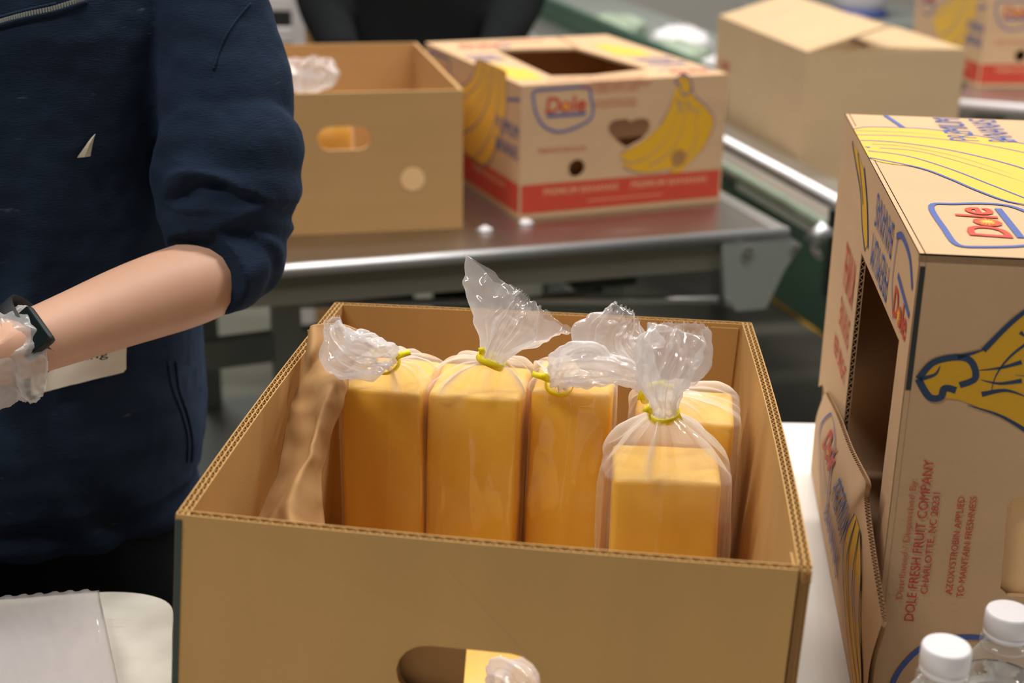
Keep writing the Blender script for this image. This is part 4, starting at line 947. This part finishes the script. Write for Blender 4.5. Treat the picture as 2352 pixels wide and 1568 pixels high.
TC = V3((-.508, 1.378, 0))
P1 = thing('person', 'worker in a navy quarter-zip sweatshirt with a pushed-up sleeve, left of the box', 'person', (TC.x, TC.y, 0))
elb = at_y(545, 612, 1.262); wri = at_y(48, 796, 1.105); fd = (wri - elb).normalized()
arm = [(TC + V3((.14, .01, 1.32)), .035), (at_y(505, 130, 1.335), .032), (at_y(522, 330, 1.30), .034), (elb, .040)] + [(at_y(x, y, Y), r) for x, y, Y, r in ((470, 642, 1.237, .0415), (380, 672, 1.207, .0405), (285, 704, 1.177, .0375), (190, 742, 1.147, .0335), (110, 772, 1.122, .0305))] + [(wri, .0285, 'lw')]
r_el, r_wr = TC + V3((-.25, -.08, 1.06)), TC + V3((-.17, -.30, .985)); rd = (r_wr - r_el).normalized()
ch = [[(TC + V3((0, 0, .90)), .12, 'pel'), (TC + V3((0, 0, 1.08)), .11), (TC + V3((0, 0, 1.26)), .12, 'che'), (TC + V3((0, .005, 1.40)), .055), (TC + V3((0, -.01, 1.465)), .058), (TC + V3((0, -.02, 1.53)), .085), (TC + V3((0, -.015, 1.61)), .082)],
      ['che'] + arm, ['che', (TC + V3((-.165, -.01, 1.335)), .05), (r_el, .04), (lerp(r_el, r_wr, .5), .037), (r_wr, .028, 'rw')],
      ['pel', (TC + V3((.085, 0, .80)), .085), (TC + V3((.09, 0, .46)), .055), (TC + V3((.09, .01, .09)), .042), (TC + V3((.09, -.12, .045)), .036)],
      ['pel', (TC + V3((-.085, 0, .80)), .085), (TC + V3((-.09, 0, .46)), .055), (TC + V3((-.09, .01, .09)), .042), (TC + V3((-.09, -.12, .045)), .036)]]
ch += hand_chains(wri, fd, V3((.2, -.6, .75)), V3((0, -.3, -1)), 'lw') + hand_chains(r_wr, rd, V3((.7, -.2, .5)), V3((.3, -.2, -1)), 'rw')
skin_body(ch, P1, M['skin'])
head_parts(P1, TC + V3((0, -.015, 1.575)), M['hair'])
# trousers
mb = MB(); zh = at_y(250, 1290, 1.26).z
mb.loft([superring(TC + V3((0, 0, z)), a, b, 2.4) for z, a, b in ((.74, .148, .100), (.82, .146, .098), (.92, .14, .09))])
for s in (-1, 1): mb.loft([superring(TC + V3((s * x, 0, z)), a, b, 2.2, 32) for z, x, a, b in ((.05, .09, .062, .07), (.45, .088, .07, .078), (.74, .082, .082, .10), (.80, .08, .08, .10))])
me = evaluated(mb, 't', [('REMESH', {'mode': 'VOXEL', 'voxel_size': .012}), ('SMOOTH', {'iterations': 6})])
finish(me, 'trousers', M['trousers'], P1, lambda p, n: .004 * noise.noise(p * 9))
for s in (-1, 1):
    c = TC + V3((s * .09, -.06, 0)); MB().loft([superring(c + V3((0, oy, z)), a, b, 2.6, 28) for z, oy, a, b in ((0, 0, .046, .125), (.025, 0, .05, .13), (.05, .01, .046, .115), (.085, .045, .042, .062), (.11, .055, .04, .05))]).build('shoe', M['black_cloth'], P1, True)
# sweatshirt: torso and the two sleeves grown into one skin of cloth
mb = MB()
mb.loft([superring(TC + V3((0, y, z)), a, b, e, 72) for z, y, a, b, e in ((zh, 0, .164, .122, 2.3), (zh + .018, 0, .168, .126, 2.3), (zh + .05, 0, .176, .134, 2.3), (zh + .12, -.002, .184, .140, 2.3), (1.0, 0, .186, .134, 2.3), (1.12, 0, .188, .130, 2.4), (1.24, 0, .196, .126, 2.5), (1.32, .005, .19, .112, 2.4), (1.37, .01, .145, .094, 2.2), (1.40, .012, .085, .078, 2), (1.43, .008, .072, .074, 2), (1.46, .004, .070, .072, 2))])
px = .000398
st = [(440, -150, 1.375, 95), (456, -70, 1.365, 128), (474, 0, 1.35, 140), (494, 100, 1.335, 150), (512, 200, 1.32, 159), (522, 290, 1.305, 163), (526, 340, 1.290, 172), (523, 382, 1.286, 174), (514, 412, 1.284, 168), (513, 438, 1.280, 164), (514, 464, 1.279, 162), (516, 490, 1.276, 162), (520, 516, 1.275, 156), (528, 548, 1.27, 148), (532, 582, 1.262, 136), (518, 606, 1.250, 126), (498, 616, 1.238, 120), (476, 626, 1.226, 114)]
cs = spline([tuple(at_y(x, y, Y)) + (h * px,) for x, y, Y, h in st], 96)
CREASES = [(.475, .10, .017, .016), (.575, .06, .011, .012), (.655, .09, .012, .012), (.735, .03, .010, .012), (.80, .08, .009, .012), (.87, .02, .007, .012), (.30, .12, .004, .03), (.40, -.06, .003, .02)]
def smod(i, a):
    t = i / 95; wgt = max(0, min(1, (cos(a - .75) + .35) / .6)); v = .0018 * sin(16 * t + 2.2 * sin(a)) * sin(3 * a)
    for tc, tl, dp, wd in CREASES:
        x = (t - tc - tl * (1 - cos(a)) / 2 - .008 * sin(3 * a + tc * 40)) / wd
        v -= wgt * dp * (math.exp(-x * x) * (.75 + .25 * sin(2 * a + tc * 30)) - .45 * math.exp(-(x + 2.4) ** 2 / 2.5))
    return v
mb.loft(frames_rings([V3(c[:3]) for c in cs], [c[3] for c in cs], 64, [c[3] * .86 for c in cs], smod))
rp = spline([tuple(TC + V3(q)) for q in ((-.10, 0, 1.36, .05), (-.17, 0, 1.33, .062), (-.22, -.03, 1.2, .06), (-.25, -.075, 1.07, .058), (-.22, -.15, 1.03, .05))] if False else [tuple(TC + V3(q[:3])) + (q[3],) for q in ((-.10, 0, 1.36, .05), (-.17, 0, 1.33, .062), (-.22, -.03, 1.2, .06), (-.25, -.075, 1.07, .058), (-.225, -.14, 1.04, .05))], 40)
mb.loft(frames_rings([V3(c[:3]) for c in rp], [c[3] for c in rp], 40, None, lambda i, a: .003 * sin(i * .9 + sin(2 * a)) if i > 22 else 0))
me = evaluated(mb, 't', [('REMESH', {'mode': 'VOXEL', 'voxel_size': .0034}), ('SMOOTH', {'iterations': 3, 'factor': .5})])
def wr(p, n):
    q = V3((p.x * 1.0, p.y * 1.0, p.z * .38))
    b = (1 - abs(noise.noise(q * 17 + V3((4, 2, 7))))) ** 3
    near = .3 + .7 * max(0, min(1, (-.33 - p.x) / .07))
    v = near * (.0085 * noise.noise(q * 10 + V3((1.5, 0, 0))) + .0045 * b * noise.noise(q * 6 + V3((3, 9, 1)))) + .0012 * noise.noise(p * 60)
    if p.z < zh + .05 and p.x > -.75: v += .003 * sin((p.z - zh) / .05 * 2 * pi)
    # long soft hanging folds below the chest and beside the side seam
    if p.z < 1.16: v += .006 * sin(p.x * 95 + 5 * noise.noise(V3((p.z * 5, 1, 2))) ) * min(1, (1.16 - p.z) / .12) * (.4 + .6 * noise.noise(V3((p.x * 14, 3, p.z * 3))))
    return v
swo, bvh = finish(me, 'sweatshirt', M['navy'], P1, wr)
def on(x, y, off=.0012):
    h = bvh.ray_cast(CAM, ray(x, y).normalized())
    if h[0] is None: return at_y(x, y, 1.25)
    n = h[1] if h[1].dot(ray(x, y)) < 0 else -h[1]
    return h[0] + n * off - ray(x, y).normalized() * off
# embroidered white sail
mb = MB(); N = 10
L = [(lerp(219, 176, (i / N) ** .85), lerp(306, 361, i / N)) for i in range(N + 1)]; Q = [(lerp(219, 208, i / N) - 1.5 * sin(pi * i / N), lerp(306, 358, i / N)) for i in range(N + 1)]
mb.add([on(*p, .0016) for p in L] + [on(lerp(a[0], b[0], .5), lerp(a[1], b[1], .5), .0022) for a, b in zip(L, Q)] + [on(*p, .0016) for p in Q], [(i, i + 1, i + N + 2, i + N + 1) for i in range(N)] + [(i + N + 1, i + N + 2, i + 2 * N + 3, i + 2 * N + 2) for i in range(N)])
mb.build('embroidered_sail', M['embroidery'], P1, label='small white sail emblem on the chest')
# stitched collar seam and armhole seam
for nm, pts, r_ in (('collar_seam', [(-40, 70), (0, 58), (60, 42), (130, 26), (200, 4)], .0022), ('collar_seam', [(-40, 52), (0, 40), (60, 24), (130, 8)], .0016), ('armhole_seam', [(575, 8), (540, 50), (510, 100), (490, 160)], .0011), ('side_seam', [(404, 830), (410, 890), (430, 950), (442, 1010), (440, 1060)], .0016), ('side_seam', [(386, 830), (396, 890), (416, 945), (430, 1000), (430, 1060)], .0014)):
    MB().tube([on(x, y, .0005) for x, y in spline(pts, 30)], r_, 6).build(nm, M['navy'], P1, True)
mb = MB()
for i in range(46):
    x, y = spline([(-40, 62), (0, 50), (60, 33), (130, 17), (190, -2)], 46)[i]; c = on(x, y, .001); mb.abox(c.x - .0009, c.x + .0009, c.y - .001, c.y + .001, c.z - .002, c.z + .002)
mb.build('zip_teeth', M['grey_paint'], P1, kind='stuff')
# white paper label stuck to the front, partly behind the forearm
mb = MB(); G = 16
gp = [[(lerp(70, 291 - (3 if 0 < j < G else 9), i / G), lerp(lerp(905, 852, i / G), lerp(770, 740, i / G), j / G)) for j in range(G + 1)] for i in range(G + 1)]
base = [on(*gp[i][j], .003) for i in range(G + 1) for j in range(G + 1)]
mb.add(base + [p + V3((0, -.001, 0)) for p in base], [(i * (G + 1) + j + k * (G + 1) ** 2, (i + 1) * (G + 1) + j + k * (G + 1) ** 2, (i + 1) * (G + 1) + j + 1 + k * (G + 1) ** 2, i * (G + 1) + j + 1 + k * (G + 1) ** 2) for i in range(G) for j in range(G) for k in (0, 1)])
pl = mb.build('paper_label', M['white_paper'], P1, True, label='white paper label with black print')
tv, tf = text_mesh('ing', .01); MB().add([on(lerp(196, 244, x), lerp(829, 808, y) - 9 * x, .006) for x, y in tv], tf).build('printed_lettering', M['blackish'], pl)
# watch on the left wrist
wc = at_y(70, 766, 1.12); nrm = (V3((-.20, -.80, .50))).normalized(); along = (fd - nrm * fd.dot(nrm)).normalized(); acr = nrm.cross(along)
wb = wc + nrm * .031 * 1.0
wb = wc - nrm * 0 + (CAM - wc).normalized() * .027
WT = MB().box(wb - acr * .0195 - along * .0145 - nrm * .004, acr * .039, along * .029, nrm * .010, .0045).build('watch', M['black_rubber'], P1, True, label='black smart watch')
MB().box(wb - acr * .0178 - along * .0128 + nrm * .0052, acr * .0356, along * .0256, nrm * .0016, .0007).build('watch_glass', M['black_gloss'], WT)
MB().loft([[wc + (acr * cos(a) * .032 + nrm * sin(a) * .030) * k + along * dz for k, dz in ((1, -.011), (1.07, -.011), (1.07, .011), (1, .011))] for a in [2 * pi * i / 36 for i in range(37)]], False).build('watch_strap', M['black_rubber'], WT, True)
# thin film glove over hand and wrist
gl = [(64, 812, 1.11, 112), (44, 816, 1.105, 105), (10, 824, 1.10, 98), (-40, 842, 1.085, 100), (-110, 868, 1.065, 108), (-190, 896, 1.045, 100), (-260, 920, 1.03, 80), (-320, 940, 1.02, 40)]
gs = spline([tuple(at_y(x, y, Y)) + (h * .00037,) for x, y, Y, h in gl], 70)
def gmod(i, a):
    p = V3((cos(a) * 2.2, sin(a) * 2.2, i * .13)); return min(1, .3 + i / 12) * .0032 * (1 - 2 * abs(noise.noise(p))) + .002 * noise.noise(p * 3) + (.0008 * sin(7 * a) if i < 2 else 0)
mb = MB().loft(frames_rings([V3(c[:3]) for c in gs], [c[3] for c in gs], 90, [c[3] * .80 for c in gs], gmod), False)
go = mb.build('film_glove', M['glove'], P1, True, label='loose clear plastic glove'); haze_attr(go.data, [.50 + .25 * max(0, 1 - i / 8) for i in range(70) for j in range(90)])

# helper in black beyond the boxes
T2 = V3((at_y(968, 40, 3.4).x, 3.4, 0))
P2 = thing('person', 'person in black clothing standing behind the two boxes on the steel table', 'person', tuple(T2))
def arm2(s): return [(T2 + V3((s * .17, 0, 1.36)), .05), (T2 + V3((s * .235, -.02, 1.08)), .042), (T2 + V3((s * .17, -.20, .93)), .034), (T2 + V3((s * .14, -.26, .90)), .027, 'w%d' % s)]
ch = [[(T2 + V3((0, 0, .90)), .12, 'pel'), (T2 + V3((0, 0, 1.1)), .11), (T2 + V3((0, 0, 1.28)), .12, 'che'), (T2 + V3((0, .005, 1.43)), .055), (T2 + V3((0, -.01, 1.5)), .058), (T2 + V3((0, -.02, 1.57)), .085), (T2 + V3((0, -.015, 1.65)), .082)],
      ['che'] + arm2(1), ['che'] + arm2(-1)]
for s in (-1, 1): ch.append(['pel', (T2 + V3((s * .085, 0, .80)), .085), (T2 + V3((s * .09, 0, .46)), .055), (T2 + V3((s * .09, .01, .09)), .042), (T2 + V3((s * .09, -.12, .045)), .036)])
for s in (-1, 1): ch += hand_chains(T2 + V3((s * .14, -.26, .90)), V3((-s * .3, -.9, -.2)), V3((-s * .8, 0, .5)), V3((0, 0, -1)), 'w%d' % s)
skin_body(ch, P2, M['skin']); head_parts(P2, T2 + V3((0, -.015, 1.615)), M['hair'])
mb = MB(); mb.loft([superring(T2 + V3((0, 0, z)), a, b, 2.3) for z, a, b in ((.80, .17, .12), (.92, .19, .125), (1.05, .20, .12), (1.2, .195, .12), (1.33, .185, .11), (1.40, .13, .09), (1.45, .07, .07), (1.48, .068, .068))])
for s in (-1, 1):
    rp = spline([tuple(T2 + V3((s * x, y, z))) + (r,) for x, y, z, r in ((.12, 0, 1.38, .06), (.18, 0, 1.33, .072), (.225, -.01, 1.18, .07), (.238, -.03, 1.07, .064), (.20, -.13, .98, .052), (.165, -.21, .925, .042))], 40)
    mb.loft(frames_rings([V3(c[:3]) for c in rp], [c[3] for c in rp], 32))
me = evaluated(mb, 't', [('REMESH', {'mode': 'VOXEL', 'voxel_size': .010}), ('SMOOTH', {'iterations': 5})]); finish(me, 'black_jacket', M['black_cloth'], P2, lambda p, n: .010 * noise.noise(V3((p.x * 9, p.y * 9, p.z * 5))))
mb = MB(); mb.loft([superring(T2 + V3((0, 0, z)), a, b, 2.4) for z, a, b in ((.74, .158, .115), (.82, .156, .112), (.92, .15, .108))])
for s in (-1, 1): mb.loft([superring(T2 + V3((s * x, 0, z)), a, b, 2.2, 32) for z, x, a, b in ((.05, .09, .062, .07), (.45, .088, .07, .078), (.74, .082, .082, .10), (.80, .08, .08, .10))])
me = evaluated(mb, 't', [('REMESH', {'mode': 'VOXEL', 'voxel_size': .014}), ('SMOOTH', {'iterations': 6})]); finish(me, 'trousers', M['trousers'], P2, None)
for s in (-1, 1):
    c = T2 + V3((s * .09, -.06, 0)); MB().loft([superring(c + V3((0, oy, z)), a, b, 2.6, 28) for z, oy, a, b in ((0, 0, .046, .125), (.025, 0, .05, .13), (.05, .01, .046, .115), (.085, .045, .042, .062), (.11, .055, .04, .05))]).build('shoe', M['black_cloth'], P2, True)

# ---------------------------------------------------------------- stack of empty bags on the side table
c0 = at_z(100, 1450, .77)
SB = thing('bag_stack', 'stack of flat clear plastic bags on the scratched white table', 'plastic bags', (c0.x, c0.y, .751))
random.seed(8)
for k in range(6):
    dx, dy = random.uniform(-.003, .003), random.uniform(-.004, .003); z0 = .7515 + k * .0058; G1, G2 = 60, 30; vs = []; hz = []
    a0 = at_z(-330, 1400, .785); a1 = at_z(216, 1358, .785); b1 = at_z(300, 1760, .785); b0 = at_z(-330, 1800, .785)
    for lay in (0, 1):
        for i in range(G1 + 1):
            for j in range(G2 + 1):
                u, v = i / G1, j / G2; p = lerp(lerp(a0, a1, u), lerp(b0, b1, u), v)
                e = min(1, min(u, 1 - u) / .06) ** .5 * min(1, v / .05 + .15) ** .5
                p.z = z0 + (.0054 * e * lay + (.0016 * noise.noise(V3((u * 9, v * 5, k * 3 + lay))) + .0012 * noise.noise(V3((u * 40, v * 9, k)))) * e) + (.002 * (1 - v) if k == 5 else 0) + .0003
                if j == 0: p += V3((0, (.0018 if i % 4 < 2 else -.0012), 0))
                p.x += dx + k * .0006; p.y += dy + k * .001; vs.append(p); hz.append(.26)
    n = (G1 + 1) * (G2 + 1); w_ = G2 + 1
    fs = [(l * n + i * w_ + j, l * n + (i + 1) * w_ + j, l * n + (i + 1) * w_ + j + 1, l * n + i * w_ + j + 1) for l in (0, 1) for i in range(G1) for j in range(G2)]
    fs += [(G1 * w_ + j, G1 * w_ + j + 1, n + G1 * w_ + j + 1, n + G1 * w_ + j) for j in range(G2)] + [(j, n + j, n + j + 1, j + 1) for j in range(G2)]
    o = mesh_obj('plastic_bag', vs, fs, M['film_flat'], SB, True); haze_attr(o.data, hz)

# ---------------------------------------------------------------- water bottles
for lab, x, y, Y in (('small clear water bottle with white cap, nearest the lens at lower right', 2174, 1512, .775), ('water bottle with white cap standing behind the nearer bottle at right', 2318, 1432, .838)):
    top = at_y(x, y - 22, Y); b = V3((top.x, Y, .7505)); h = top.z - b.z + .003
    B = thing('water_bottle', lab, 'bottle', b, 'clear water bottles')
    r = .0325
    prof = [(.012, .004), (.024, 0), (.030, .004), (r, .012)] + [(r - .0012 * (k % 2), .02 + k * .009) for k in range(11)] + [(r, h - .078), (.0318, h - .066), (.0285, h - .054), (.0225, h - .041), (.0165, h - .031), (.0135, h - .027), (.0128, h - .018)]
    mb = MB().lathe(b, prof, 48, False); o = mb.build('bottle_body', M['pet'], B, True); haze_attr(o.data, [.10] * len(o.data.vertices))
    MB().lathe(b, [(.001, .0055), (.028, .006), (r - .002, .014), (r - .0022, h - .08), (.0300, h - .066), (.0268, h - .055), (.001, h - .055)], 40).build('water', M['water'], B, True)
    MB().lathe(b, [(.0132, h - .0265), (.0165, h - .0265), (.0165, h - .0235), (.0132, h - .0235)], 40).build('neck_ring', M['pet'], B, True)
    cap = MB(); n = 96
    cap.loft([[b + V3((cos(2 * pi * j / n) * (q + (.0004 if j % 2 else 0) * kn), sin(2 * pi * j / n) * (q + (.0004 if j % 2 else 0) * kn), z)) for j in range(n)] for q, z, kn in ((.0150, h - .019, 0), (.0152, h - .0155, 0), (.0147, h - .0150, 0), (.0152, h - .0146, 1), (.0152, h - .0025, 1), (.0147, h - .0006, 0), (.0138, h, 0), (.0125, h - .0003, 0), (.004, h - .0004, 0))])
    cap.build('bottle_cap', M['white_plastic'], B, True)
